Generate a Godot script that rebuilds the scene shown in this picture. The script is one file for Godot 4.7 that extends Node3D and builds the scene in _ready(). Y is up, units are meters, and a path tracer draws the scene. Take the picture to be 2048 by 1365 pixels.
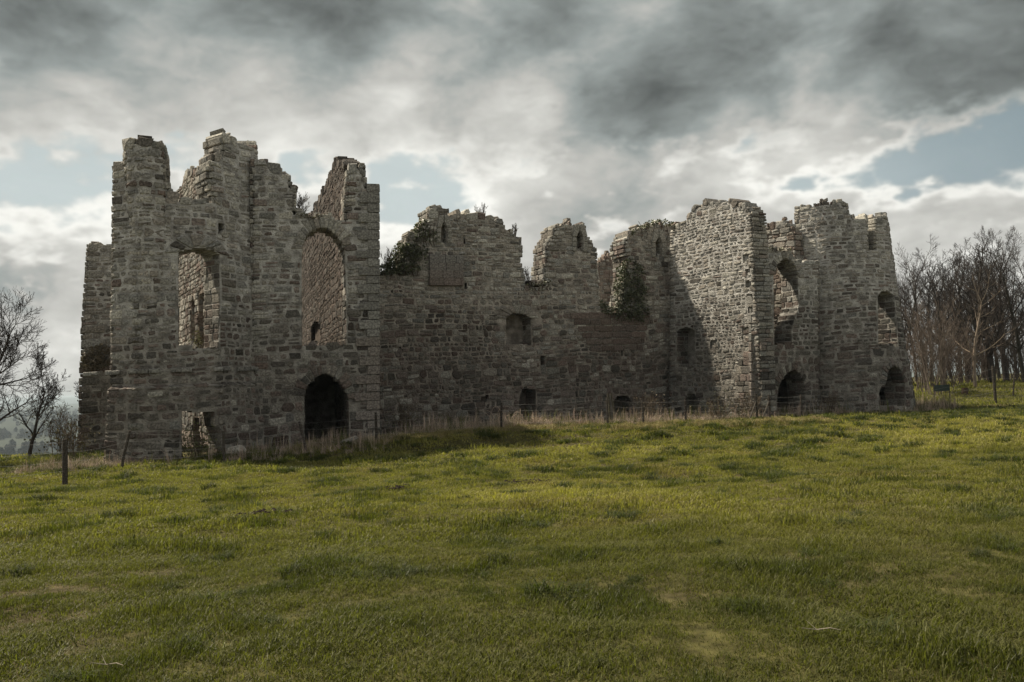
extends Node3D
# Ruined sandstone castle on a meadow under broken cloud.  x right, y up, the camera looks along -z; d below is depth (= -z).

const F := 1774.0            # focal length in photograph pixels (2048 wide)
const EYE := Vector3(0, 1.7, 0)
var cam_basis: Basis
var rng := RandomNumberGenerator.new()
var nz := FastNoiseLite.new()
var nz2 := FastNoiseLite.new()
var stones: Array = []       # every stone of the castle: {part, v (corner points), c, size}
var names := {}
var M := {}

# ------------------------------------------------------------------ helpers
func ray(px: float, py: float) -> Vector3:
	return cam_basis * Vector3((px - 1024.0) / F, -(py - 682.5) / F, -1.0)

func at(px: float, py: float, d: float) -> Vector3:
	var r := ray(px, py)
	return EYE + r * (d / -r.z)

func R(a: float, b: float) -> float:
	return rng.randf_range(a, b)

func sstep(a: float, b: float, x: float) -> float:
	return smoothstep(a, b, x)

func gh(x: float, d: float) -> float:      # height of the ground
	var h := -0.45 * sstep(7.0, 20.0, d)
	h += 0.36 * exp(-pow((x + 0.8) / 6.5, 2.0)) * (0.45 * sstep(27.4, 29.6, d + 0.5 * sin(x * 0.9)) + 0.55 * sstep(28.5, 28.95, d + 0.35 * sin(x * 1.7) + 0.2 * sin(x * 4.1 + 1.0) - 0.16 * (x + 2.0))) * (1.0 - sstep(33.5, 37.0, d))
	h += 0.12 * sstep(2.0, 6.0, x) * sstep(30.0, 31.2, d + 0.4 * sin(x * 1.3)) * (1.0 - sstep(36.0, 40.0, d))
	var near := 1.0 - sstep(60.0, 120.0, d)
	h += near * (0.11 * nz.get_noise_2d(x * 0.55, d * 0.55) + 0.06 * nz2.get_noise_2d(x * 2.2, d * 2.2))
	var left := 1.0 - sstep(-13.0, 6.0, x + 0.12 * maxf(0.0, d - 45.0))
	var out := maxf(0.0, d - 34.0)
	h -= left * 58.0 * (1.0 - exp(-out * 0.0042))
	h += (1.0 - left) * (0.75 * sstep(43.0, 56.0, d) - 45.0 * (1.0 - exp(-maxf(0.0, d - 105.0) * 0.004)))
	if d > 300.0:
		h += sstep(300.0, 2200.0, d) * (14.0 + 16.0 * nz.get_noise_2d(x * 0.003 + 40.0, d * 0.003))
	return h

class MB:                     # collects triangles, commits one ArrayMesh
	var v := PackedVector3Array()
	var c := PackedColorArray()
	var i := PackedInt32Array()
	func quad(p: Vector3, q: Vector3, r: Vector3, s: Vector3, col: Color) -> void:
		var b := v.size()
		v.append(p); v.append(q); v.append(r); v.append(s)
		for k in 4: c.append(col)
		i.append_array(PackedInt32Array([b, b + 1, b + 2, b, b + 2, b + 3]))
	func tri(p: Vector3, q: Vector3, r: Vector3, col: Color) -> void:
		var b := v.size()
		v.append(p); v.append(q); v.append(r)
		for k in 3: c.append(col)
		i.append_array(PackedInt32Array([b, b + 1, b + 2]))
	func add(pts: PackedVector3Array, idx: PackedInt32Array, col: Color) -> void:
		var b := v.size()
		v.append_array(pts)
		for k in pts.size(): c.append(col)
		for k in idx: i.append(b + k)
	func mesh(mat: Material, off := Vector3.ZERO) -> ArrayMesh:
		var a := []
		a.resize(Mesh.ARRAY_MAX)
		if off != Vector3.ZERO:
			for k in v.size(): v[k] -= off
		a[Mesh.ARRAY_VERTEX] = v
		a[Mesh.ARRAY_COLOR] = c
		a[Mesh.ARRAY_INDEX] = i
		var m := ArrayMesh.new()
		m.add_surface_from_arrays(Mesh.PRIMITIVE_TRIANGLES, a)
		m.surface_set_material(0, mat)
		return m

func tube(mb: MB, pts: PackedVector3Array, rad: PackedFloat32Array, sides: int, col: Color, cap := false) -> void:
	var n := pts.size()
	var b := mb.v.size()
	for k in n:
		var t := (pts[mini(k + 1, n - 1)] - pts[maxi(k - 1, 0)]).normalized()
		var x := t.cross(Vector3(0.31, 0.2, 0.93)).normalized()
		var y := t.cross(x)
		for s in sides:
			var a := TAU * s / sides
			mb.v.append(pts[k] + (x * cos(a) + y * sin(a)) * rad[k])
			mb.c.append(col)
	for k in n - 1:
		for s in sides:
			var p := b + k * sides + s
			var q := b + k * sides + (s + 1) % sides
			mb.i.append_array(PackedInt32Array([p, p + sides, q, q, p + sides, q + sides]))
	if cap:
		for s in range(1, sides - 1):
			var e := b + (n - 1) * sides
			mb.i.append_array(PackedInt32Array([e, e + s, e + s + 1]))

func numbered(called: String) -> String:
	names[called] = names.get(called, -1) + 1
	return called if names[called] == 0 else "%s_%03d" % [called, names[called]]

func tag(o: Node3D, label: String, category: String, group := "", kind := "") -> Node3D:
	if label: o.set_meta("label", label)
	if category: o.set_meta("category", category)
	if group: o.set_meta("group", group)
	if kind: o.set_meta("kind", kind)
	return o

func thing(called: String, where: Vector3, label: String, category: String, group := "") -> Node3D:
	var o := Node3D.new()
	o.name = numbered(called)
	o.position = where
	add_child(o)
	tag(o, label, category, group)
	return o

func part(called: String, mb: MB, mat: Material, parent: Node3D, off := Vector3.ZERO) -> MeshInstance3D:
	var o := MeshInstance3D.new()
	o.name = called
	o.mesh = mb.mesh(mat, off)
	parent.add_child(o, true)
	return o

func multi(called: String, mesh: Mesh, buf: PackedFloat32Array, parent: Node3D) -> MultiMeshInstance3D:
	var mm := MultiMesh.new()
	mm.transform_format = MultiMesh.TRANSFORM_3D
	mm.use_colors = true
	mm.mesh = mesh
	mm.instance_count = buf.size() / 16
	mm.buffer = buf
	var o := MultiMeshInstance3D.new()
	o.name = called
	o.multimesh = mm
	parent.add_child(o, true)
	return o

func put(buf: PackedFloat32Array, b: Basis, o: Vector3, c: Color) -> void:
	buf.append_array(PackedFloat32Array([b.x.x, b.y.x, b.z.x, o.x, b.x.y, b.y.y, b.z.y, o.y, b.x.z, b.y.z, b.z.z, o.z, c.r, c.g, c.b, 1.0]))

func noise_tex(freq: float, type: int, octaves: int, lo: Color, hi: Color, seed_: int, size := 512, bias := 0.5) -> NoiseTexture2D:
	var n := FastNoiseLite.new()
	n.noise_type = type
	n.frequency = freq
	n.fractal_octaves = octaves
	n.seed = seed_
	var t := NoiseTexture2D.new()
	t.width = size; t.height = size; t.seamless = true; t.noise = n
	var g := Gradient.new()
	g.set_color(0, lo); g.set_color(1, hi)
	g.add_point(bias, lo.lerp(hi, 0.55))
	t.color_ramp = g
	return t

func bump_tex(freq: float, octaves: int, strength: float, seed_: int, type := FastNoiseLite.TYPE_SIMPLEX) -> NoiseTexture2D:
	var n := FastNoiseLite.new()
	n.noise_type = type
	n.frequency = freq
	n.fractal_octaves = octaves
	n.seed = seed_
	var t := NoiseTexture2D.new()
	t.width = 512; t.height = 512; t.seamless = true; t.noise = n
	t.as_normal_map = true
	t.bump_strength = strength
	return t

func mat(rough := 0.95, tex: Texture2D = null, scale := 0.5, bump: Texture2D = null, bscale := 1.0) -> StandardMaterial3D:
	var m := StandardMaterial3D.new()
	m.vertex_color_use_as_albedo = true
	m.roughness = rough
	m.metallic_specular = 0.2
	m.cull_mode = BaseMaterial3D.CULL_DISABLED
	if tex or bump:
		m.uv1_triplanar = true
		m.uv1_world_triplanar = true
		m.uv1_scale = Vector3.ONE * scale
	if tex: m.albedo_texture = tex
	if bump:
		m.normal_enabled = true
		m.normal_texture = bump
		m.normal_scale = bscale
	return m

# ------------------------------------------------------------------ wall frames: (u along, v = height, dep inward) -> world
class Frame:
	var o: Vector2; var dir: Vector2; var nin: Vector2
	var round_ := false
	var batter := 0.015
	var plinth := 0.07
	var facets := false
	var c: Vector2; var rad: float; var t: Vector2; var r: Vector2
	func pos(u: float, v: float, dep: float) -> Vector3:
		if round_:
			var a := u / rad
			var rr := radius(v) * (0.96 / cos(fposmod(a + PI / 8.0, PI / 4.0) - PI / 8.0) if facets else 1.0) - dep
			var q := c + (t * cos(a) + r * sin(a)) * rr
			return Vector3(q.x, v, -q.y)
		var p := o + dir * u + nin * dep
		return Vector3(p.x, v, -p.y)
	func radius(v: float) -> float:
		return rad + batter * (6.0 - v) + plinth * (1.0 if v < 1.95 else 0.0)
	func normal(u: float) -> Vector3:
		if round_:
			var q := t * cos(u / rad) + r * sin(u / rad)
			return Vector3(q.x, 0, -q.y)
		return Vector3(-nin.x, 0, nin.y)

func flat_frame(o: Vector2, deg: float) -> Frame:      # deg: 0 faces the camera, runs to the right; positive turns the right end away
	var f := Frame.new()
	f.o = o
	f.dir = Vector2(cos(deg_to_rad(deg)), sin(deg_to_rad(deg)))
	f.nin = Vector2(-f.dir.y, f.dir.x)
	return f

func round_frame(c: Vector2, rad: float) -> Frame:
	var f := Frame.new()
	f.round_ = true
	f.c = c; f.rad = rad
	f.t = -c.normalized()
	f.r = Vector2(-f.t.y, f.t.x)
	return f

func uv(f: Frame, px: float, py: float) -> Vector2:
	var r3 := ray(px, py)
	var rd := Vector2(r3.x, -r3.z)
	var s: float
	if f.round_:
		var b := rd.dot(f.c) / rd.dot(rd)
		var disc := 0.0
		s = b
		for k in 4:
			var rr := f.radius(EYE.y + r3.y * s)
			disc = b * b - (f.c.dot(f.c) - rr * rr) / rd.dot(rd)
			s = b - sqrt(disc) if disc > 0.0 else b
		var q := rd * s - f.c
		var a := atan2(q.dot(f.r), q.dot(f.t))
		if disc < 0.0: a += signf(a) * minf(1.3, (q.length() - f.radius(EYE.y + r3.y * s)) * 2.2)      # past the outline the wall goes on round the back
		return Vector2(a * f.rad, EYE.y + r3.y * s)
	s = f.o.cross(f.dir) / rd.cross(f.dir)
	return Vector2((rd * s - f.o).dot(f.dir), EYE.y + r3.y * s)

func depth_at(f: Frame, px: float, py: float) -> Vector2:   # plan point where the sight line meets the frame
	var q := uv(f, px, py)
	var p := f.pos(q.x, q.y, 0.0)
	return Vector2(p.x, -p.z)

func poly(f: Frame, a: Array) -> PackedVector2Array:
	var out := PackedVector2Array()
	for k in range(0, a.size(), 2):
		out.append(uv(f, a[k], a[k + 1]))
	return out

func spans(polys: Array, v: float) -> PackedFloat32Array:
	var xs := PackedFloat32Array()
	for p in polys:
		var n: int = p.size()
		for k in n:
			var a: Vector2 = p[k]
			var b: Vector2 = p[(k + 1) % n]
			if (a.y <= v) != (b.y <= v):
				xs.append(a.x + (b.x - a.x) * (v - a.y) / (b.y - a.y))
	xs.sort()
	return xs

func minus(a: PackedFloat32Array, b: PackedFloat32Array) -> PackedFloat32Array:
	var out := PackedFloat32Array()
	for k in range(0, a.size() - 1, 2):
		var x := a[k]
		for j in range(0, b.size() - 1, 2):
			if b[j + 1] <= x or b[j] >= a[k + 1]: continue
			if b[j] > x: out.append(x); out.append(b[j])
			x = maxf(x, b[j + 1])
		if x < a[k + 1]: out.append(x); out.append(a[k + 1])
	return out

# ------------------------------------------------------------------ masonry
const STONE_IDX_SIDES := 8
var stone_idx := PackedInt32Array()
var wavy := 0.0

func make_stone_idx() -> void:
	for k in 8:
		var n := (k + 1) % 8
		stone_idx.append_array(PackedInt32Array([k, k + 8, n, n, k + 8, n + 8]))
		stone_idx.append_array(PackedInt32Array([k + 8, k + 16, n + 8, n + 8, k + 16, n + 16]))
		stone_idx.append_array(PackedInt32Array([k + 16, 24, n + 16]))

# one stone: the quad q on the face, standing proud by out_, reaching back by back
func stone(f: Frame, facing: int, e: float, q: PackedVector2Array, out_: float, back: float, bevel: float, rough: float, col: Color, owner_: int) -> void:
	var ctr := (q[0] + q[1] + q[2] + q[3]) * 0.25
	var w := (q[1] - q[0]).length()
	var h := (q[3] - q[0]).length()
	if w < 0.03 or h < 0.03: return
	var cut := minf(w, h) * R(0.06, 0.06 + 0.26 * rough)
	var jit := minf(0.03, minf(w, h) * 0.12) * rough
	var ring := PackedVector2Array()
	for k in 4:
		var p: Vector2 = q[k]
		var a: Vector2 = (q[(k + 3) % 4] - p).normalized()
		var b: Vector2 = (q[(k + 1) % 4] - p).normalized()
		ring.append(p + a * cut * R(0.6, 1.2) + Vector2(R(-jit, jit), R(-jit, jit)))
		ring.append(p + b * cut * R(0.6, 1.2) + Vector2(R(-jit, jit), R(-jit, jit)))
	var pts := PackedVector3Array()
	var bev := minf(bevel, minf(w, h) * 0.25)
	var shrink := 1.0 - 2.0 * bev / maxf(0.1, minf(w, h)) * 0.8
	var tx := R(-0.5, 0.5) * rough * 0.03
	var ty := R(-0.5, 0.5) * rough * 0.03
	for layer in 4:
		if layer == 3:
			pts.append(place(f, facing, e, ctr, out_ + R(-0.2, 0.6) * 0.02 * rough))
			break
		for p in ring:
			var pp := p
			var c := -back
			if layer == 1:
				c = out_ - bev
			elif layer == 2:
				pp = ctr + (p - ctr) * shrink
				c = out_ + R(-0.006, 0.006) * rough * 1.5 + (p.x - ctr.x) / w * tx + (p.y - ctr.y) / h * ty
			pts.append(place(f, facing, e, pp, c))
	stones.append({"part": owner_, "v": pts, "c": col, "size": w * h / maxf(1.0, (pts[24] - EYE).length_squared()) * (1.0 if facing == 0 else 0.3)})

func place(f: Frame, facing: int, e: float, p: Vector2, c: float) -> Vector3:
	if facing == 0 and wavy > 0.0: p.y += wavy * nz.get_noise_2d(p.x * 1.1 + 31.0, p.y * 0.9)
	match facing:
		0: return f.pos(p.x, p.y, -c)
		1: return f.pos(e + c, p.y, p.x)
		2: return f.pos(e - c, p.y, p.x)
		_: return f.pos(p.x, p.y, e + c)

func rect(a0: float, a1: float, b0: float, b1: float, j: float) -> PackedVector2Array:
	return PackedVector2Array([Vector2(a0 + R(-j, j), b0 + R(-j, j)), Vector2(a1 + R(-j, j), b0 + R(-j, j)), Vector2(a1 + R(-j, j), b1 + R(-j, j)), Vector2(a0 + R(-j, j), b1 + R(-j, j))])

const GREY := Color(0.430, 0.422, 0.400)
const WARM := Color(0.420, 0.382, 0.340)
const PALE := Color(0.600, 0.575, 0.520)
const RED := Color(0.300, 0.235, 0.208)
const DARK := Color(0.190, 0.172, 0.155)

func tone(zone: String, v: float, u: float) -> Color:
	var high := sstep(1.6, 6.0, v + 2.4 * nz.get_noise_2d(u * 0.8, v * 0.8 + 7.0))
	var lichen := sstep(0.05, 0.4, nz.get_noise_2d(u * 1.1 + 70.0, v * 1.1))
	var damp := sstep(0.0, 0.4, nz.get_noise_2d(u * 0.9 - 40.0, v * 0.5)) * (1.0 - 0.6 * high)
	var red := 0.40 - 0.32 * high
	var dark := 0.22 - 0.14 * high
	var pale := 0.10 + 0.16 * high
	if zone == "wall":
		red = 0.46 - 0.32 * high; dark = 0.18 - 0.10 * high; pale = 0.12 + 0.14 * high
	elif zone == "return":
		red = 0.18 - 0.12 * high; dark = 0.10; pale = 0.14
	elif zone == "painted_shade":  # stone colour darkened to paint in the shade behind the left arch
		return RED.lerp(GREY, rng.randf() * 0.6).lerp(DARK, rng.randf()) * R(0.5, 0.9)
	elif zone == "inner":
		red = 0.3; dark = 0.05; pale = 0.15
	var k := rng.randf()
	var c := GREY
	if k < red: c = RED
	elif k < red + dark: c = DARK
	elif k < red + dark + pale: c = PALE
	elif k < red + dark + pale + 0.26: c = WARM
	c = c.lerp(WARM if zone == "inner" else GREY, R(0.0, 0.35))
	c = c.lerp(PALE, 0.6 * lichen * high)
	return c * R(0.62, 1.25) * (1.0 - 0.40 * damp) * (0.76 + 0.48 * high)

# a wall: outline and holes in photograph pixels on the frame, real thickness, coursed stones on its face and in its reveals
func wall(called: String, f: Frame, outline: Array, holes: Array, recesses: Array, rings: Array, T: float, st: Dictionary, label := "") -> void:
	var outer := poly(f, outline)
	wall_uv(called, f, outer, holes.map(func(h): return poly(f, h)), recesses.map(func(h): return [poly(f, h[0]), h[1]]), rings.map(func(h): return [poly(f, h[0]), h[1]]), T, st, label)

var parts: Array = []

func wall_uv(called: String, f: Frame, outer: PackedVector2Array, holes: Array, recesses: Array, rings: Array, T: float, st: Dictionary, label := "") -> void:
	var me := parts.size()
	var mb := MB.new()
	parts.append({"name": called, "mb": mb, "label": label})
	var cut: Array = [outer]
	var keep: Array = [outer]
	for h in holes:
		cut.append(h)
	for h in recesses:
		cut.append(h[0])
	for h in holes + recesses.map(func(x): return x[0]):
		var o := Geometry2D.offset_polygon(h, 0.03)
		keep.append(o[0] if o.size() else h)
	var ringzones: Array = []
	for rg in rings:
		var line: PackedVector2Array = rg[0]
		var c := Vector2.ZERO
		for p in line: c += p
		ringzones.append([c / line.size(), line, rg[1]])
	var lo := 1e9
	var hi := -1e9
	for p in outer:
		lo = minf(lo, p.y); hi = maxf(hi, p.y)
	var zone: String = st.zone
	var inner_outline := Geometry2D.offset_polygon(outer, -0.10)
	if inner_outline.size(): cut[0] = inner_outline[0]
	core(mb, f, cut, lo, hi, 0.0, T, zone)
	for h in recesses:
		var l2 := 1e9
		var h2 := -1e9
		for p in h[0]:
			l2 = minf(l2, p.y); h2 = maxf(h2, p.y)
		core(mb, f, [h[0]], l2, h2, h[1], T - 0.003, zone)
	wavy = 0.10 * st.rough
	# arch stones
	for rz in ringzones:
		arch(f, rz[1], rz[2], T, st, me)
	# courses
	var v := lo
	var inside: bool = st.get("inside", false)
	while v < hi + 0.1:
		var base_h: float = st.h * (1.18 if v < 2.4 else 1.0)
		base_h *= 1.0 + 0.45 * nz.get_noise_2d(v * 2.3, me * 17.0)
		var h := base_h * R(0.66, 1.35)
		var xs := spans(keep, v + h * 0.5)
		var up := spans(keep, v + h * 1.45)
		for k in range(0, xs.size() - 1, 2):
			var u := xs[k] + R(-0.02, 0.03)
			var u_end := xs[k + 1]
			if u_end - u < 0.08: continue
			if v + h > st.get("from", -0.9):
				for side in [[0, xs[k]], [1, xs[k + 1]]]:
					reveal(f, side[0], side[1], v, v + h, T, st, me)
			var first := true
			while u < u_end - 0.04:
				var w: float = minf(st.w * h / base_h * R(0.55, 1.75) * (1.0 + 0.6 * nz.get_noise_2d(u * 0.9 + 13.0, v * 0.8)), u_end - u)
				if u_end - u - w < 0.14: w = u_end - u
				var mid := u + w * 0.5
				var covered := false
				for j in range(0, up.size() - 1, 2):
					if mid > up[j] and mid < up[j + 1]: covered = true
				var skip := false
				for rz in ringzones:
					if near_line(rz[1], Vector2(mid, v + h * 0.5)) < rz[2] * 0.72 + minf(w, 0.25) * 0.35: skip = true
				if st.has("skip") and st.skip.call(mid, v): skip = true
				var covered_skip := not covered and not inside and rng.randf() < 0.05
				if covered_skip: skip = true
				if not skip and v + h > st.get("from", -0.9):
					var g: float = st.get("gap", 0.018) * R(0.5, 1.6)
					var ragged: float = 0.0 if covered else R(-0.06, 0.20) * st.get("ragged", 1.0)
					var out_: float = st.prot * R(0.35, 1.3) + (0.02 if first else 0.0)
					var back := 0.12 if covered else T * R(0.5, 0.98)
					var rough: float = st.rough
					var fc := 3 if inside else 0
					var e := T if inside else 0.0
					if not covered and not inside:      # loose stones on the broken top
						rough *= 1.35
						if rng.randf() < 0.55:
							var lw := R(0.2, 0.36)
							var lu := R(u, u + maxf(0.02, w - lw))
							var lh := R(0.05, 0.16)
							var tl := R(-0.06, 0.06)
							var lq := PackedVector2Array([Vector2(lu, v + h - g + ragged - 0.02), Vector2(lu + lw, v + h - g + ragged - 0.02 + tl), Vector2(lu + lw * R(0.7, 1.0), v + h + ragged + lh + tl), Vector2(lu + R(0.0, 0.06), v + h + ragged + lh)])
							stone(f, fc, e, lq, R(-0.3, 0.02), T * R(0.3, 0.8), 0.03, 1.4, tone(zone, v, u), me)
					if covered and rng.randf() < st.get("split", 0.12) and h > 0.2:      # two thin stones instead of one
						var hm := h * R(0.4, 0.6)
						stone(f, fc, e, rect(u + g, u + w - g, v + g, v + hm - g * 0.6, 0.012 * rough), out_, back, 0.022, rough, tone(zone, v, u), me)
						stone(f, fc, e, rect(u + g, u + w - g, v + hm + g * 0.6, v + h - g, 0.012 * rough), out_ * R(0.5, 1.3), back, 0.022, rough, tone(zone, v, u), me)
					else:
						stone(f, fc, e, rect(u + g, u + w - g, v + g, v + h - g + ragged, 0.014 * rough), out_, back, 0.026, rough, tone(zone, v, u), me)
				first = false
				u += w
		v += h
	wavy = 0.0

func near_line(line: PackedVector2Array, p: Vector2) -> float:
	var best := 1e9
	for k in line.size() - 1:
		best = minf(best, p.distance_to(Geometry2D.get_closest_point_to_segment(p, line[k], line[k + 1])))
	return best

func reveal(f: Frame, side: int, e: float, v0: float, v1: float, T: float, st: Dictionary, me: int) -> void:
	var d := 0.02
	while d < T - 0.05:
		var w := minf(R(0.25, 0.6), T - d)
		if T - d - w < 0.15: w = T - d
		stone(f, 1 if side == 1 else 2, e, rect(d + 0.012, d + w - 0.012, v0 + 0.012, v1 - 0.012, 0.012), R(0.035, 0.075), 0.1, 0.022, st.rough * 0.6, tone(st.zone, v0, e), me)
		d += w

func arch(f: Frame, line: PackedVector2Array, depth: float, T: float, st: Dictionary, me: int) -> void:
	var c := Vector2.ZERO
	for p in line: c += p
	c /= line.size()
	c.y = minf(line[0].y, line[line.size() - 1].y)
	for k in line.size() - 1:
		var a := line[k]
		var b := line[k + 1]
		var n := maxi(1, roundi(a.distance_to(b) / st.get("vouss", 0.17)))
		for j in n:
			var p := a.lerp(b, (j + 0.06) / n)
			var q := a.lerp(b, (j + 0.94) / n)
			var dp := (p - c).normalized()
			var dq := (q - c).normalized()
			var l := depth * R(0.75, 1.15)
			stone(f, 0, 0.0, PackedVector2Array([p - dp * 0.015, q - dq * 0.015, q + dq * l, p + dp * l]), R(0.02, 0.06), T * 0.55, 0.02, st.rough, tone(st.zone, a.y, a.x), me)

func core(mb: MB, f: Frame, polys: Array, lo: float, hi: float, d0: float, d1: float, zone: String) -> void:
	var step := 0.055
	var n := ceili((hi - lo) / step)
	var prev := PackedFloat32Array()
	var rough := []
	for k in n + 1:
		var v0 := lo + k * step
		var v1 := v0 + step
		var xs := spans(polys, v0 + step * 0.5) if k < n else PackedFloat32Array()
		var high := sstep(1.2, 6.5, v0)
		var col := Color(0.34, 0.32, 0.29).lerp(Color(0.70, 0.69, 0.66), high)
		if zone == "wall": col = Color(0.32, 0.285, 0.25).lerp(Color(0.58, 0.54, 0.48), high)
		elif zone == "inner": col = Color(0.40, 0.34, 0.29)
		elif zone == "painted_shade": col = Color(0.20, 0.165, 0.14)  # mortar darkened along with the stones, shade put into its colour
		for j in range(0, xs.size() - 1, 2):
			var a := xs[j]
			var b := xs[j + 1]
			var seg := maxi(1, ceili((b - a) / 0.3)) if f.round_ else 1
			for s in seg:
				var p := lerpf(a, b, float(s) / seg)
				var q := lerpf(a, b, float(s + 1) / seg)
				mb.quad(f.pos(p, v0, d0), f.pos(p, v1, d0), f.pos(q, v1, d0), f.pos(q, v0, d0), col)
				mb.quad(f.pos(p, v0, d1), f.pos(q, v0, d1), f.pos(q, v1, d1), f.pos(p, v1, d1), col)
			mb.quad(f.pos(a, v0, d0), f.pos(a, v0, d1), f.pos(a, v1, d1), f.pos(a, v1, d0), col)
			mb.quad(f.pos(b, v0, d0), f.pos(b, v1, d0), f.pos(b, v1, d1), f.pos(b, v0, d1), col)
		if k > 0:
			for o in [minus(prev, xs), minus(xs, prev)]:
				for j in range(0, o.size() - 1, 2):
					var seg := maxi(1, ceili((o[j + 1] - o[j]) / 0.3)) if f.round_ else 1
					for s in seg:
						var p := lerpf(o[j], o[j + 1], float(s) / seg)
						var q := lerpf(o[j], o[j + 1], float(s + 1) / seg)
						mb.quad(f.pos(p, v0, d0), f.pos(p, v0, d1), f.pos(q, v0, d1), f.pos(q, v0, d0), col)
		prev = xs

func slab(called: String, plan: PackedVector2Array, y0: float, y1: float, col: Color) -> void:   # a floor of rubble and earth, plan points (x, depth)
	var mb := MB.new()
	var n := plan.size()
	for k in range(1, n - 1):
		mb.tri(Vector3(plan[0].x, y1, -plan[0].y), Vector3(plan[k].x, y1, -plan[k].y), Vector3(plan[k + 1].x, y1, -plan[k + 1].y), col)
		mb.tri(Vector3(plan[0].x, y0, -plan[0].y), Vector3(plan[k + 1].x, y0, -plan[k + 1].y), Vector3(plan[k].x, y0, -plan[k].y), col)
	for k in n:
		var a := plan[k]
		var b := plan[(k + 1) % n]
		mb.quad(Vector3(a.x, y0, -a.y), Vector3(b.x, y0, -b.y), Vector3(b.x, y1, -b.y), Vector3(a.x, y1, -a.y), col)
	parts.append({"name": called, "mb": mb, "label": ""})

# ------------------------------------------------------------------ sky
var lobe_v := PackedFloat32Array()
var lobe_b := PackedFloat32Array()
const LW := 180
const LH := 90

func az_el(d: Vector3) -> Vector2:
	return Vector2(atan2(d.x, -d.z), asin(clampf(d.y, -1, 1)))

func make_lobes() -> void:
	# brightness of the cloud (0..1) in directions read off the photograph
	var pts := [40, 0, .36, 40, 60, .40, 150, 50, .46, 270, 40, .58, 380, 50, .56, 470, 20, .46, 560, 30, .38, 640, 60, .40, 690, 110, .42, 730, 20, .42, 800, 50, .60, 800, 20, .44, 880, 20, .66, 960, 20, .66, 1040, 60, .40, 1090, 30, .42, 1010, 110, .52, 1040, 0, .62, 1200, 30, .66, 1280, 25, .66, 1260, 90, .58, 1170, 100, .60,
		860, 110, .78, 770, 190, .80, 930, 90, .62, 920, 170, .58, 1060, 170, .80, 1100, 220, .76, 980, 230, .72, 60, 110, .56, 130, 130, .70, 60, 190, .78, 150, 240, .80, 250, 150, .64, 330, 110, .64, 330, 190, .60, 430, 150, .62, 480, 220, .72, 560, 210, .76, 600, 150, .66, 620, 120, .52, 680, 210, .76, 730, 280, .78,
		30, 270, .80, 220, 300, .74, 420, 290, .78, 560, 300, .82, 660, 300, .80, 820, 260, .80, 900, 250, .70, 1200, 170, .42, 1300, 150, .38, 1330, 210, .37, 1220, 230, .40, 1430, 120, .40, 1420, 210, .44, 1270, 270, .50, 1150, 280, .52, 1390, 250, .56, 1500, 80, .46, 1420, 40, .48, 1550, 30, .50, 1650, 100, .56, 1620, 150, .62,
		1520, 190, .52, 1590, 240, .68, 1650, 250, .74, 1720, 180, .52, 1800, 110, .42, 1850, 160, .40, 1960, 150, .40, 2020, 110, .38, 1780, 50, .46, 1950, 30, .46, 2030, 30, .46, 2020, 220, .64, 1900, 210, .50, 1780, 250, .60, 1700, 300, .66, 1480, 250, .70, 1460, 290, .72, 1350, 330, .74, 1100, 340, .76, 1200, 340, .74, 1000, 310, .80, 1090, 420, .68, 1230, 400, .66, 960, 400, .84, 900, 400, .80, 830, 430, .82, 770, 460, .80, 800, 500, .78, 1500, 370, .76, 1560, 400, .80, 1690, 360, .78, 1760, 350, .80, 1790, 410, .80, 1900, 420, .74, 1980, 380, .70, 2030, 430, .74, 1960, 460, .66, 80, 470, .80, 190, 420, .84, 40, 440, .80, 80, 530, .66, 60, 560, .56, 150, 560, .74, 100, 620, .76, 60, 700, .76, 120, 780, .78, 1900, 500, .70, 2000, 500, .66]
	# gaps through which the sky shows: centre, width, height, depth of colour
	var blue := [90, 370, 130, 55, .75, 170, 350, 90, 45, .75, 20, 380, 70, 45, .7, 190, 330, 50, 30, .5, 390, 340, 60, 60, .55, 610, 350, 50, 45, .65, 830, 365, 95, 42, .8, 770, 360, 60, 40, .75, 900, 340, 40, 40, .5, 1690, 350, 70, 16, .8, 1950, 318, 130, 42, 1.05, 1900, 355, 70, 34, 1.0, 2030, 270, 60, 34, 0.95, 1860, 385, 45, 20, 0.85, 1490, 245, 26, 30, .35]
	var P: Array = []
	for k in range(0, pts.size(), 3):
		P.append([az_el(ray(pts[k], pts[k + 1]).normalized()), pts[k + 2]])
	var B: Array = []
	for k in range(0, blue.size(), 5):
		B.append([az_el(ray(blue[k], blue[k + 1]).normalized()), blue[k + 2] / F, blue[k + 3] / F, blue[k + 4]])
	lobe_v.resize(LW * LH); lobe_b.resize(LW * LH)
	for y in LH:
		for x in LW:
			var q := Vector2((x + 0.5) / LW * 1.7 - 0.85, (y + 0.5) / LH * 0.75 - 0.05)
			var s := 0.35
			var sv := 0.35 * 0.69
			for p in P:
				var e: Vector2 = p[0] - q
				var w := exp(-(e.x * e.x + e.y * e.y) / (2.0 * 0.0235 * 0.0235)) * 3.0 + exp(-(e.x * e.x + e.y * e.y) / (2.0 * 0.07 * 0.07)) * 0.12
				s += w; sv += w * p[1]
			lobe_v[y * LW + x] = sv / s
			var bl := 0.0
			for p in B:
				var e: Vector2 = p[0] - q
				bl = maxf(bl, p[3] * exp(-0.5 * (pow(e.x / p[1], 2.0) + pow(e.y / p[2], 2.0))))
			lobe_b[y * LW + x] = bl

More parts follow.
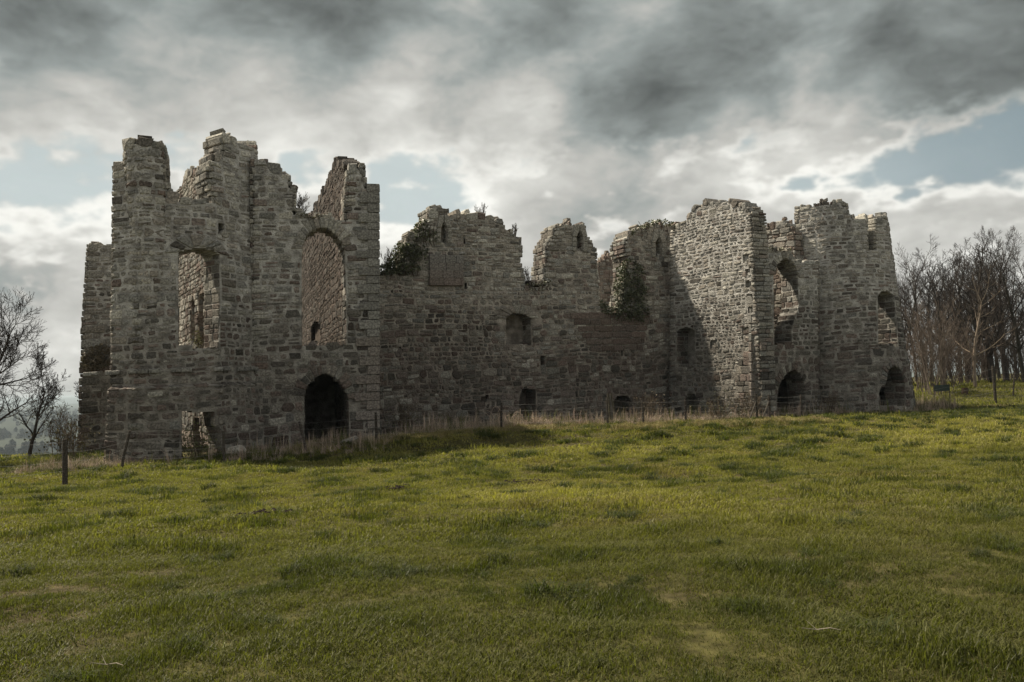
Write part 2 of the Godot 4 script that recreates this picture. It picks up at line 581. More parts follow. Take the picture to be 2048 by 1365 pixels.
func lobe(a: PackedFloat32Array, q: Vector2, away: float) -> float:
	var x := (q.x + 0.85) / 1.7 * LW - 0.5
	var y := (q.y + 0.05) / 0.75 * LH - 0.5
	if x < 0.0 or y < 0.0 or x >= LW - 1 or y >= LH - 1: return away
	var i := int(x)
	var j := int(y)
	var fx := x - i
	var fy := y - j
	return lerpf(lerpf(a[j * LW + i], a[j * LW + i + 1], fx), lerpf(a[(j + 1) * LW + i], a[(j + 1) * LW + i + 1], fx), fy)

var sn1 := FastNoiseLite.new()
var sn2 := FastNoiseLite.new()

func sky_color(d: Vector3) -> Color:
	var q := az_el(d)
	var el := maxf(q.y, 0.0)
	var p := Vector3(d.x, d.y * 1.9, d.z) * 100.0
	var n1 := sn1.get_noise_3dv(p * 1.0)
	var n2 := sn1.get_noise_3dv(p * 1.0 + Vector3(300, 90, 10))
	var n3 := sn2.get_noise_3dv(p * 2.2)
	var w := q + Vector2(n1, n2) * 0.022 + Vector2(n3, -n3) * 0.006
	var v := lobe(lobe_v, w, 0.69)
	var pw := p + Vector3(n1, n2, n3) * 4.0
	v += 0.05 * n1 + 0.09 * sn1.get_noise_3dv(pw * 2.1) + 0.055 * sn1.get_noise_3dv(pw * 5.0) + 0.02 * sn2.get_noise_3dv(pw * 9.0)
	v = clampf(v, 0.30, 0.90)
	v = (0.64 + (v - 0.64) * (1.08 if v < 0.64 else 1.0)) * 0.87
	var bl := lobe(lobe_b, q + Vector2(n3, n1) * 0.03, 0.25 * sstep(0.1, 0.45, n2))
	bl += 0.40 * n3 + 0.25 * n1 + 0.26 * sn1.get_noise_3dv(p * 7.0) + 0.07 * sn2.get_noise_3dv(p * 9.0)
	var gap := sstep(0.34, 0.70, bl)
	v = lerpf(v, maxf(v, 0.86), 0.6 * sstep(0.05, 0.36, bl) * (1.0 - gap) * (1.0 - sstep(0.2, 0.3, el)))
	var g := Color(v * 1.0, v * 0.998, v * 0.97) if v > 0.55 else Color(v * 0.955, v * 1.0, v * 0.985)
	if v > 0.5 and v < 0.6: g = Color(v * 0.955, v * 1.0, v * 0.985).lerp(Color(v, v * 0.998, v * 0.97), (v - 0.5) * 10.0)
	var deep := sstep(0.1, 0.7, q.x) * 0.25 + 0.02
	var sky := Color(0.64, 0.675, 0.675).lerp(Color(0.32, 0.385, 0.42), clampf(deep * 2.6 + (el - 0.2) * 0.5, 0.0, 1.0))
	return g.lerp(sky, gap * 0.88)

func make_sky() -> ImageTexture:
	sn1.noise_type = FastNoiseLite.TYPE_SIMPLEX_SMOOTH; sn1.seed = 11; sn1.frequency = 0.034; sn1.fractal_octaves = 4
	sn2.noise_type = FastNoiseLite.TYPE_SIMPLEX; sn2.seed = 5; sn2.frequency = 0.042; sn2.fractal_octaves = 5; sn2.fractal_gain = 0.52
	make_lobes()
	var W := 4096
	var H := 2048
	var small := Image.create(512, 256, false, Image.FORMAT_RGB8)
	for y in 256:
		var el := (0.5 - (y + 0.5) / 256.0) * PI
		for x in 512:
			if el < -0.1: small.set_pixel(x, y, Color(0.2, 0.2, 0.17)); continue
			var az := (x + 0.5) / 512.0 * TAU
			small.set_pixel(x, y, sky_color(Vector3(sin(az) * cos(el), sin(el), -cos(az) * cos(el))))
	small.resize(W, H, Image.INTERPOLATE_CUBIC)
	var half := 390
	var y0 := 640
	var y1 := 1030
	for y in range(y0, y1):
		var el := (0.5 - (y + 0.5) / H) * PI
		for x in range(-half, half):
			var az := (x + 0.5) / W * TAU
			small.set_pixel((x + W) % W, y, sky_color(Vector3(sin(az) * cos(el), sin(el), -cos(az) * cos(el))))
	return ImageTexture.create_from_image(small)

# ------------------------------------------------------------------ build
func _ready() -> void:
	rng.seed = 7
	nz.seed = 3; nz.frequency = 0.25; nz.fractal_octaves = 3
	nz2.seed = 9; nz2.frequency = 0.35; nz2.fractal_octaves = 2
	cam_basis = Basis(Vector3.RIGHT, deg_to_rad(2.55)) * Basis(Vector3.BACK, deg_to_rad(-2.2))
	# camera
	var cam := Camera3D.new()
	cam.name = "camera"
	cam.transform = Transform3D(cam_basis, EYE)
	cam.fov = rad_to_deg(2.0 * atan(682.5 / F))
	cam.near = 0.1; cam.far = 12000.0
	add_child(cam)
	# sky, sun, exposure
	var env := Environment.new()
	env.background_mode = Environment.BG_SKY
	var sm := PanoramaSkyMaterial.new()
	sm.panorama = make_sky()
	sm.energy_multiplier = 1.0
	env.sky = Sky.new()
	env.sky.sky_material = sm
	env.tonemap_mode = Environment.TONE_MAPPER_LINEAR
	env.tonemap_exposure = 1.65
	env.sdfgi_enabled = true; env.ssao_enabled = true; env.ssil_enabled = true
	env.fog_enabled = true
	env.fog_density = 0.00013
	env.fog_light_color = Color(0.80, 0.86, 0.90)
	var we := WorldEnvironment.new()
	we.name = "environment"
	we.environment = env
	add_child(we)
	var sun := DirectionalLight3D.new()
	sun.name = "sun"
	var az := deg_to_rad(29.0)
	var el := deg_to_rad(55.0)
	var to_sun := Vector3(-cos(az) * cos(el), sin(el), -sin(az) * cos(el))
	sun.basis = Basis.looking_at(-to_sun, Vector3.UP)
	sun.light_energy = 1.6
	sun.light_color = Color(1.0, 0.95, 0.86)
	sun.light_angular_distance = 2.0
	sun.shadow_enabled = true
	add_child(sun)

	materials()
	make_stone_idx()
	ground()
	castle()
	grass()
	trees()
	plants()
	fence()
	small_things()

func materials() -> void:
	var grain := noise_tex(0.012, FastNoiseLite.TYPE_SIMPLEX, 5, Color(0.44, 0.44, 0.44), Color(1, 1, 0.99), 21)
	var bump := bump_tex(0.035, 4, 5.0, 31)
	M.stone = mat(0.96, grain, 1.5, bump, 1.0)
	var patch := noise_tex(0.008, FastNoiseLite.TYPE_SIMPLEX, 5, Color(0.46, 0.45, 0.44), Color(1, 1, 1), 22)
	M.core = mat(0.98, patch, 0.45, bump_tex(0.05, 4, 9.0, 33), 1.0)
	M.earth = mat(1.0, noise_tex(0.02, FastNoiseLite.TYPE_SIMPLEX, 5, Color(0.5, 0.5, 0.5), Color(1, 1, 1), 23), 0.35)
	M.bark = mat(0.95)
	M.wood = mat(0.9, noise_tex(0.02, FastNoiseLite.TYPE_SIMPLEX, 4, Color(0.45, 0.45, 0.45), Color(1, 1, 1), 24), 2.0)
	M.wire = mat(0.85)
	M.grass = mat(0.5)
	M.grass.metallic_specular = 0.3
	M.grass.backlight_enabled = true
	M.grass.backlight = Color(0.95, 1.0, 0.6)
	M.straw = mat(0.7)
	M.straw.backlight_enabled = true
	M.straw.backlight = Color(0.5, 0.5, 0.45)
	M.ivy = mat(0.38)
	M.ivy.metallic_specular = 0.5
	M.ivy.backlight_enabled = true
	M.ivy.backlight = Color(0.35, 0.4, 0.2)

func axis(fine0: float, fine1: float, step: float, lo: float, hi: float, grow: float) -> PackedFloat32Array:
	var a := PackedFloat32Array()
	var x := fine0
	var s := step
	var below := PackedFloat32Array()
	while x > lo:
		s *= grow; x -= s; below.append(x)
	below.reverse()
	a.append_array(below)
	x = fine0
	while x < fine1:
		a.append(x); x += step
	s = step
	while x < hi:
		a.append(x); s *= grow; x += s
	a.append(x)
	return a

func ground() -> void:
	var xs := axis(-26.0, 28.0, 0.36, -5200.0, 5200.0, 1.24)
	var ds := axis(2.5, 46.0, 0.32, -900.0, 7000.0, 1.17)
	var mb := MB.new()
	for d in ds:
		for x in xs:
			mb.v.append(Vector3(x, gh(x, d), -d))
			var t := nz.get_noise_2d(x * 0.5 + 9.0, d * 0.5)
			var c := Color(0.095, 0.090, 0.034).lerp(Color(0.11, 0.09, 0.05), sstep(0.0, 0.5, t))
			if d > 44.0: c = c.lerp(Color(0.085, 0.08, 0.04), 0.5)
			if d > 150.0:
				var w := sstep(-0.15, 0.1, nz.get_noise_2d(x * 0.02, d * 0.012))
				c = Color(0.065, 0.078, 0.058).lerp(Color(0.024, 0.032, 0.032), w)
			mb.c.append(c)
	var n := xs.size()
	for j in ds.size() - 1:
		for k in n - 1:
			var p := j * n + k
			mb.i.append_array(PackedInt32Array([p, p + n, p + 1, p + 1, p + n, p + n + 1]))
	var g := part("ground", mb, M.earth, self)
	tag(g, "grassy meadow that slopes gently to the castle and drops into a valley on the left", "meadow", "", "structure")

# ------------------------------------------------------------------ the castle
func castle() -> void:
	var tower := {"zone": "tower", "h": 0.215, "w": 0.33, "prot": 0.013, "rough": 1.0, "gap": 0.022, "split": 0.16}
	var rubble := {"zone": "wall", "h": 0.195, "w": 0.30, "prot": 0.028, "rough": 1.25, "gap": 0.02, "split": 0.22}
	var front := {"zone": "tower", "h": 0.21, "w": 0.32, "prot": 0.013, "rough": 1.0, "gap": 0.022, "split": 0.14}
	var side := {"zone": "return", "h": 0.185, "w": 0.29, "prot": 0.015, "rough": 1.1, "gap": 0.022, "split": 0.2}
	var inner := {"zone": "inner", "h": 0.25, "w": 0.38, "prot": 0.045, "rough": 1.1, "gap": 0.016, "split": 0.15, "from": 0.0}

	# --- left round tower
	var dir := ray(355, 790)
	var c2 := Vector2(dir.x, -dir.z).normalized() * 33.0
	var TL := round_frame(c2, 3.0)
	TL.plinth = 0.15
	TL.facets = true
	TL.batter = 0.022
	wall("left_tower", TL, [196, 985, 206, 800, 214, 600, 217, 480, 217, 410, 219, 326, 232, 324, 243, 327, 245, 300, 247, 287, 262, 281, 285, 283, 300, 282, 311, 291, 325, 287, 331, 310, 333, 345, 338, 376, 348, 388, 352, 396, 395, 398, 424, 402, 424, 393, 418, 372, 415, 350, 415, 332, 425, 318, 426, 311, 446, 306, 450, 290, 442, 281, 450, 275, 464, 272, 475, 277, 490, 281, 502, 288, 503, 295, 516, 294, 520, 330, 545, 335, 560, 985],
		[[356, 690, 356, 504, 375, 498, 400, 496, 420, 500, 438, 510, 439, 600, 434, 698, 386, 699, 386, 690], [363, 985, 363, 824, 428, 824, 430, 848, 441, 862, 445, 985], [435, 468, 435, 446, 450, 446, 450, 468]],
		[], [[[350, 507, 362, 500, 375, 496, 400, 494, 420, 498, 441, 511], 0.42]], 1.05, tower, "round corner tower with a tall window and a broken crown")
	var tp := depth_at(TL, 289, 400)
	var tn := (tp - c2).normalized()
	var TT := round_frame(tp - tn * 0.42, 0.58)
	TT.batter = -0.045
	TT.plinth = 0.0
	var tur := tower.duplicate()
	tur.w = 0.36
	wall("turret", TT, [250, 700, 248, 560, 246, 470, 246, 400, 245, 300, 247, 287, 262, 281, 285, 283, 300, 282, 311, 291, 325, 287, 331, 310, 332, 380, 332, 470, 326, 560, 322, 700], [], [], [], 0.55, tur, "rounded turret stub rising at the left of the tower")
	# --- front wall with the two arches, and the buttress on its right end
	var j := depth_at(TL, 512, 700)
	var W1 := flat_frame(j, 17.0)
	wall("arched_wall", W1, [500, 985, 503, 312, 517, 314, 528, 320, 541, 331, 552, 337, 560, 340, 575, 350, 581, 357, 582, 372, 591, 381, 590, 402, 589, 424, 604, 430, 625, 433, 640, 430, 655, 430, 672, 434, 690, 437, 691, 392, 694, 362, 695, 334, 712, 331, 726, 338, 731, 362, 735, 382, 750, 382, 753, 500, 757, 690, 758, 749, 764, 752, 765, 845, 768, 858, 768, 985],
		[[603, 692, 603, 490, 612, 471, 625, 459, 640, 454, 655, 456, 670, 466, 682, 481, 690, 500, 692, 600, 693, 692], [607, 985, 608, 790, 614, 772, 628, 757, 645, 747, 652, 746, 668, 753, 684, 768, 697, 790, 700, 985]],
		[], [[[601, 500, 612, 471, 625, 459, 640, 454, 655, 456, 670, 466, 682, 481, 693, 502], 0.40], [[607, 795, 614, 772, 628, 757, 645, 747, 652, 746, 668, 753, 684, 768, 698, 795], 0.36]], 1.15, front, "tall wall pierced by a high round arch above a lower dark arch")
	var painted_shade := inner.duplicate()
	painted_shade.zone = "painted_shade"
	painted_shade.prot = 0.02
	# --- inner wall running back from the buttress, shade painted into its dark stone
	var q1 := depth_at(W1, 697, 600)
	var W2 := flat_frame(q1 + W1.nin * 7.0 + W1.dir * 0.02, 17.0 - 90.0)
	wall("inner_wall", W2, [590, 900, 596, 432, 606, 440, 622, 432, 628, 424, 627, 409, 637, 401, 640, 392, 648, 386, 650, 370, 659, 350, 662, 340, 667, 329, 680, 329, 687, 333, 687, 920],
		[], [[[622, 692, 622, 650, 628, 643, 637, 643, 641, 650, 641, 692], 0.2]], [], 0.8, painted_shade)
	# --- inner wall behind the left window
	var q2 := depth_at(TL, 445, 600) + Vector2(0.1, 2.3)
	var W3 := flat_frame(q2 + Vector2(-0.5, 0.866) * 12.0, -60.0)
	wall("inner_wall", W3, [300, 960, 305, 500, 356, 378, 362, 370, 366, 355, 375, 349, 386, 344, 404, 347, 408, 357, 416, 362, 424, 380, 470, 400, 470, 960],
		[[382, 690, 382, 612, 387, 592, 391, 612, 391, 690], [397, 690, 397, 590, 409, 582, 409, 690], [386, 950, 386, 835, 400, 835, 400, 950]], [], [], 0.7, inner)
	# --- far left fragment
	var W4 := flat_frame(Vector2(-17.0, 33.4), 14.0)
	wall("rear_tower", W4, [150, 985, 158, 850, 160, 760, 162, 700, 165, 620, 168, 580, 172, 520, 174, 489, 186, 491, 191, 485, 205, 487, 215, 483, 262, 482, 262, 985],
		[], [], [], 2.4, front, "darker tower stump standing behind the left corner")
	# --- long middle wall
	var A := Vector2((757.0 - 1024.0) / F * 37.0, 37.0)
	var W5 := flat_frame(A, 25.0)
	wall("curtain_wall", W5, [690, 960, 700, 548, 757, 546, 800, 543, 812, 500, 815, 478, 835, 463, 848, 446, 858, 433, 857, 420, 872, 420, 873, 417, 897, 418, 899, 428, 908, 423, 922, 425, 942, 426, 946, 431, 985, 433, 988, 440, 1006, 446, 1012, 456, 1025, 462, 1030, 472, 1042, 474, 1042, 490, 1046, 498, 1044, 512, 1040, 521, 1048, 545, 1050, 572, 1070, 571, 1090, 568, 1088, 540, 1089, 524, 1093, 522, 1093, 493, 1103, 476, 1108, 467, 1107, 453, 1122, 449, 1128, 444, 1140, 447, 1162, 446, 1171, 452, 1173, 468, 1183, 481, 1186, 492, 1194, 497, 1194, 531, 1196, 562, 1198, 585, 1200, 613, 1206, 632, 1242, 634, 1250, 600, 1255, 560, 1256, 520, 1249, 500, 1249, 488, 1256, 472, 1267, 462, 1282, 453, 1302, 450, 1325, 445, 1350, 453, 1400, 456, 1400, 960],
		[[1081, 735, 1081, 712, 1091, 712, 1091, 735]],
		[[[1012, 690, 1012, 633, 1025, 626, 1045, 626, 1062, 633, 1063, 690], 0.85], [[882, 486, 882, 458, 887, 443, 893, 458, 893, 486], 0.35], [[1153, 502, 1153, 474, 1158, 461, 1165, 474, 1165, 502], 0.4], [[1311, 514, 1311, 486, 1316, 473, 1323, 486, 1323, 514], 0.4], [[927, 488, 927, 470, 931, 470, 931, 488], 0.4], [[1038, 960, 1038, 800, 1044, 778, 1072, 778, 1072, 960], 1.0], [[1224, 960, 1225, 808, 1234, 793, 1256, 792, 1268, 806, 1268, 960], 1.0], [[1242, 712, 1242, 698, 1247, 698, 1247, 712], 0.5], [[960, 806, 962, 794, 978, 790, 979, 805], 0.3], [[797, 708, 797, 693, 802, 693, 802, 708], 0.3], [[929, 578, 929, 565, 934, 565, 934, 578], 0.4]],
		[[[1010, 636, 1025, 626, 1045, 626, 1064, 636], 0.5]], 1.3, rubble, "long rubble wall with a broken gable, a pillar and small niches")
	# --- left facing return wall and the corner on the right
	var K := Vector2((1503.0 - 1024.0) / F * 38.3, 38.3)
	var W6 := flat_frame(K + Vector2(-0.5446, 0.8387) * 6.4, -57.0)
	wall("return_wall", W6, [1338, 960, 1340, 465, 1350, 457, 1367, 441, 1378, 432, 1380, 428, 1386, 420, 1388, 415, 1404, 411, 1406, 407, 1424, 406, 1435, 402, 1458, 400, 1463, 404, 1471, 406, 1480, 412, 1492, 415, 1495, 421, 1503, 421, 1515, 638, 1520, 700, 1524, 860, 1526, 960],
		[], [[[1352, 735, 1353, 664, 1360, 657, 1375, 655, 1390, 660, 1392, 735], 0.75], [[1366, 960, 1366, 802, 1375, 789, 1390, 789, 1398, 802, 1398, 960], 0.7], [[1486, 527, 1485, 509, 1497, 509, 1498, 527], 0.10], [[1490, 550, 1490, 538, 1500, 537, 1501, 550], 0.12], [[1491, 576, 1491, 562, 1502, 561, 1503, 576], 0.14], [[1493, 601, 1493, 589, 1505, 588, 1506, 601], 0.12], [[1496, 626, 1496, 614, 1505, 613, 1506, 626], 0.12], [[1484, 670, 1484, 656, 1500, 655, 1501, 670], 0.3], [[1420, 697, 1420, 683, 1424, 680, 1432, 681, 1434, 697], 0.08], [[1486, 745, 1487, 732, 1494, 727, 1500, 734, 1500, 745], 0.25]],
		[], 0.9, side, "sunlit wall turned to the left with a column of small square sockets")
	var W7 := flat_frame(K + Vector2(0.003, 0.0), 25.0)
	wall("arched_wall", W7, [1504, 960, 1503, 421, 1518, 422, 1522, 436, 1528, 450, 1532, 480, 1536, 497, 1560, 499, 1583, 501, 1590, 520, 1640, 520, 1640, 960],
		[[1549, 690, 1547, 560, 1548, 545, 1555, 529, 1565, 519, 1573, 516, 1583, 522, 1592, 535, 1597, 550, 1598, 610, 1590, 640, 1584, 660, 1584, 691], [1553, 960, 1555, 790, 1557, 776, 1565, 757, 1578, 744, 1588, 739, 1600, 746, 1608, 762, 1611, 790, 1606, 960]],
		[], [[[1547, 552, 1555, 529, 1565, 519, 1573, 516, 1583, 522, 1592, 535, 1598, 555], 0.34], [[1555, 790, 1557, 776, 1565, 757, 1578, 744, 1588, 739, 1600, 746, 1608, 762, 1611, 790], 0.34]], 1.1, front, "narrow wall with a pointed arch above a low dark arch")
	var W8 := flat_frame(K + W7.dir * 2.7 + W7.nin * 2.2 + Vector2(-0.4226, 0.9063) * 4.0, 25.0 - 78.0)
	wall("inner_wall", W8, [1500, 760, 1526, 455, 1536, 449, 1548, 453, 1554, 446, 1562, 449, 1572, 447, 1580, 455, 1590, 470, 1600, 760], [], [], [], 0.6, inner)
	# --- right round tower
	var dr := ray(1674, 737)
	var c3 := Vector2(dr.x, -dr.z).normalized() * 46.0
	var TR := round_frame(c3, 2.86)
	TR.batter = 0.075
	wall("right_tower", TR, [1594, 960, 1594, 560, 1592, 500, 1589, 470, 1589, 446, 1589, 414, 1605, 413, 1622, 411, 1641, 406, 1663, 406, 1670, 401, 1686, 401, 1687, 409, 1696, 409, 1700, 431, 1708, 433, 1711, 438, 1730, 435, 1737, 435, 1738, 497, 1751, 500, 1753, 437, 1768, 434, 1783, 436, 1788, 470, 1796, 500, 1812, 545, 1840, 560, 1850, 700, 1850, 960],
		[[1757, 692, 1756, 592, 1762, 584, 1775, 581, 1790, 592, 1797, 694], [1760, 812, 1758, 786, 1764, 772, 1771, 770, 1776, 742, 1788, 728, 1801, 737, 1810, 757, 1812, 812]],
		[], [[[1771, 770, 1776, 742, 1789, 730, 1801, 739, 1809, 765], 0.3]], 1.0, tower, "round corner tower on the right with a broken crown")
	# inner half of the right tower, seen through its window
	var back := PackedVector2Array()
	for k in 22:
		back.append(Vector2(lerpf(4.6, 14.4, k / 21.0), 8.2 + 0.3 * nz.get_noise_1d(k * 3.0) + (0.5 if k < 7 else (-0.9 if k < 13 else -1.8))))
	back.append(Vector2(14.4, -1.0)); back.append(Vector2(4.6, -1.0))
	var dim := inner.duplicate()
	dim.inside = true
	dim.zone = "wall"
	wall_uv("tower_rear_wall", TR, back, [], [], [], 0.9, dim)
	dim.inside = false
	wall_uv("tower_rear_wall", TR, back, [], [], [], 0.3, dim)
	# first floors: they close the vaults under them
	var fl := Color(0.12, 0.11, 0.075)
	slab("floor", PackedVector2Array([q1 + W1.dir * -2.6 + W1.nin * 1.1, q1 + W1.dir * 0.9 + W1.nin * 1.1, q1 + W1.dir * 0.9 + W1.nin * 6.5, q1 + W1.dir * -2.6 + W1.nin * 6.5]), 2.72, 3.05, fl)
	var vault := rubble.duplicate()
	vault.from = 9.0
	var VB := flat_frame(q1 + W1.dir * -2.6 + W1.nin * 6.0, 17.0)
	wall_uv("vault_wall", VB, PackedVector2Array([Vector2(0, -1.2), Vector2(0, 2.71), Vector2(3.4, 2.71), Vector2(3.4, -1.2)]), [], [], [], 0.5, vault)
	var VL := flat_frame(q1 + W1.dir * -2.0 + W1.nin * 1.16, 107.0)  # rises above the vault, unseen height added to shade the inner wall
	wall_uv("vault_wall", VL, PackedVector2Array([Vector2(0, -1.2), Vector2(0, 7.0), Vector2(4.8, 7.6), Vector2(4.8, -1.2)]), [], [], [], 0.5, vault)
	var disc := PackedVector2Array()
	for k in 20:
		disc.append(c3 + Vector2(cos(TAU * k / 20.0), sin(TAU * k / 20.0)) * 2.1)
	slab("floor", disc, 2.2, 2.5, fl)
	slab("floor", PackedVector2Array([K + W7.dir * 0.6 + W7.nin * 1.05, K + W7.dir * 5.2 + W7.nin * 1.05, K + W7.dir * 5.2 + W7.nin * 3.6, K + W7.dir * 0.6 + W7.nin * 3.6]), 2.25, 2.55, fl)
	var VR := flat_frame(K + W7.dir * 0.6 + W7.nin * 3.0, 25.0)
	wall_uv("vault_wall", VR, PackedVector2Array([Vector2(0, -1.2), Vector2(0, 2.24), Vector2(4.6, 2.24), Vector2(4.6, -1.2)]), [], [], [], 0.5, vault)
	# rear range seen through the gaps of the middle wall
	var B2 := A + W5.nin * 7.5
	var W9 := flat_frame(B2, 25.0)
	var far := rubble.duplicate()
	far.zone = "inner"
	wall("rear_wall", W9, [1120, 900, 1150, 600, 1196, 535, 1203, 522, 1212, 514, 1232, 516, 1245, 520, 1262, 524, 1330, 540, 1330, 900], [], [], [], 0.8, far)

	# quoins that stand proud, string courses and niche surrounds are dressed stone
	var dressed := Color(0.42, 0.41, 0.385)
	var me := parts.size()
	parts.append({"name": "dressed_stonework", "mb": MB.new(), "label": "dressed quoins, string courses and niche surrounds"})
	for k in 24:                       # string course round the left tower
		var u0 := -3.6 + k * 0.31
		if rng.randf() < 0.25: continue
		stone(TL, 0, 0.0, rect(u0, u0 + 0.30, 2.36, 2.50, 0.006), 0.09, 0.1, 0.02, 0.6, dressed * R(0.55, 1.05), me)
	for s in [[W1, 738, 757, 385, 858], [W7, 1503, 1524, 424, 850]]:
		var y := float(s[4])
		var odd := false
		while y > s[3]:
			var hh := R(15, 22)
			var wide := R(1.6, 2.3) if odd else R(0.8, 1.1)
			var p0 := uv(s[0], s[1], y)
			var p1 := uv(s[0], s[2], y - hh)
			var cc := dressed * R(0.75, 1.12)
			if y > 690: cc = cc.lerp(RED, 0.5)
			if s[1] < 1000:
				stone(s[0], 0, 0.0, rect(p1.x - 0.34 * wide - 0.1, p1.x + 0.03, p0.y + 0.01, p1.y - 0.01, 0.004), 0.07, 0.1, 0.012, 0.3, cc, me)
			else:
				stone(s[0], 0, 0.0, rect(p0.x - 0.05, p0.x + 0.30 * wide, p0.y + 0.01, p1.y - 0.01, 0.004), 0.07, 0.1, 0.012, 0.3, cc, me)
			y -= hh
			odd = not odd
	for s in [[887.5, 442, 487], [1159, 460, 503], [1317, 472, 515]]:     # pointed niche surrounds
		for side2 in [-1.0, 1.0]:
			for k in 3:
				var ya := lerpf(s[1] + 15, s[2], k / 3.0)
				var yb := lerpf(s[1] + 15, s[2], (k + 1) / 3.0)
				var a0 := uv(W5, s[0] + side2 * 6.5, yb)
				var a1 := uv(W5, s[0] + side2 * 15.0, ya)
				stone(W5, 0, 0.0, rect(minf(a0.x, a1.x), maxf(a0.x, a1.x), a0.y + 0.006, a1.y - 0.006, 0.003), 0.075, 0.1, 0.02, 0.3, PALE * R(0.8, 0.95), me)
			var b0 := uv(W5, s[0] + side2 * 6.5, s[1] + 14)
			var b1 := uv(W5, s[0] + side2 * 15.0, s[1] + 14)
			var b2 := uv(W5, s[0] + side2 * 0.6, s[1] - 12)
			var b3 := uv(W5, s[0] + side2 * 0.6, s[1] + 1)
			var b4 := uv(W5, s[0] + side2 * 14.0, s[1] - 8)
			stone(W5, 0, 0.0, PackedVector2Array([b0, b1, b4.lerp(b2, 0.35), b3.lerp(b0, 0.1)]), 0.075, 0.1, 0.02, 0.3, PALE * 0.9, me)
			stone(W5, 0, 0.0, PackedVector2Array([b3, b0.lerp(b3, 0.75), b4.lerp(b2, 0.4), b2]), 0.07, 0.1, 0.02, 0.3, PALE * 0.86, me)
	for k in 4:                        # bartizan base and its ashlar under the first niche
		var p0 := uv(W5, 857, 572 - k * 15)
		var p1 := uv(W5, 925, 572 - (k + 1) * 15)
		var u := p0.x
		while u < p1.x - 0.1:
			var w := minf(R(0.45, 0.8), p1.x - u)
			stone(W5, 0, 0.0, rect(u + 0.006, u + w - 0.006, p0.y + 0.006, p1.y - 0.006, 0.003), 0.16, 0.25, 0.015, 0.3, RED.lerp(GREY, 0.2 + 0.2 * k) * R(0.9, 1.1), me)
			u += w
	for k in 6:                        # red ashlar under the hanging ivy
		var p0 := uv(W5, 1140 + k * 8, 625 + k * 13 + 13)
		var p1 := uv(W5, 1300 - k * 3, 625 + k * 13)
		var u := p0.x
		while u < p1.x - 0.1:
			var w := minf(R(0.5, 1.1), p1.x - u)
			stone(W5, 0, 0.0, rect(u + 0.006, u + w - 0.006, p0.y + 0.006, p1.y - 0.006, 0.006), 0.05, 0.1, 0.015, 0.6, RED.lerp(DARK, rng.randf() * 0.6) * R(0.7, 1.15), me)
			u += w
	# --- put it together
	var base := Vector3(2.0, -0.5, -38.0)
	var ruin := thing("castle_ruin", base, "roofless ruined sandstone castle with two round corner towers across the meadow", "ruined castle")
	stones.sort_custom(func(a, b): return a.size > b.size)
	var nodes: Array = []
	for p in parts:
		var o: Node3D
		if p.mb.v.size():
			o = part(p.name, p.mb, M.core, ruin, base)
		else:
			o = Node3D.new()
			o.name = p.name
			ruin.add_child(o, true)
		if p.label: o.set_meta("label", p.label)
		nodes.append(o)
	var rest: Array = []
	for p in parts: rest.append(MB.new())
	var single := 0
	for s in stones:
		if single < 300:
			single += 1
			var mb := MB.new()
			mb.add(s.v, stone_idx, s.c)
			var ctr: Vector3 = s.v[24]
			var o := part("stone", mb, M.stone, nodes[s.part], ctr)
			o.position = ctr - base
		else:
			rest[s.part].add(s.v, stone_idx, s.c)
	for k in parts.size():
		if rest[k].v.size():
			var o := part("stonework", rest[k], M.stone, nodes[k], base)
			o.set_meta("kind", "stuff")
	print("stones ", stones.size())
	M.frames = {"TL": TL, "TR": TR, "W1": W1, "W5": W5, "W6": W6, "W7": W7, "W4": W4}

# ------------------------------------------------------------------ grass
func tuft(blades: int, rad: float, h: float, w: float, seed_: int, lean: float, m: Material) -> ArrayMesh:
	var r := RandomNumberGenerator.new()
	r.seed = seed_
	var mb := MB.new()
	for k in blades:
		var a := r.randf() * TAU
		var p := Vector3(cos(a), 0, sin(a)) * rad * sqrt(r.randf())
		p.y = -0.01
		var b := r.randf() * TAU
		var l := Vector3(cos(b), 0, sin(b))
		var side := Vector3(-l.z, 0, l.x) * w * r.randf_range(0.6, 1.3)
		var hh := h * r.randf_range(0.45, 1.25)
		var ln := lean * r.randf_range(0.2, 1.4) * hh
		var m1 := p + l * ln * 0.35 + Vector3(0, hh * 0.6, 0)
		var tip := p + l * ln + Vector3(0, hh * (1.0 - 0.25 * lean), 0)
		var g := r.randf_range(0.6, 1.35)
		var col := Color(g, g, g)
		if r.randf() < 0.12: col = Color(g * 2.0, g * 1.6, g * 1.7)
		mb.quad(p - side, p + side, m1 + side * 0.75, m1 - side * 0.75, col)
		mb.tri(m1 - side * 0.75, m1 + side * 0.75, tip, col)
	return mb.mesh(m)

func inside_castle(x: float, d: float) -> bool:
	var p := Vector2(x, d)
	return p.distance_to(M.frames.TL.c) < 2.9 or p.distance_to(M.frames.TR.c) < 3.2 or (x > M.frames.W1.o.x and x < -4.4 and d > 29.6 + (x + 8.0) * 0.31) or (x > -6.0 and x < 9.0 and d > 37.0 + (x + 5.5) * 0.466) or (x > 8.0 and x < 14.0 and d > 38.5 + (x - 10.3) * 0.466)

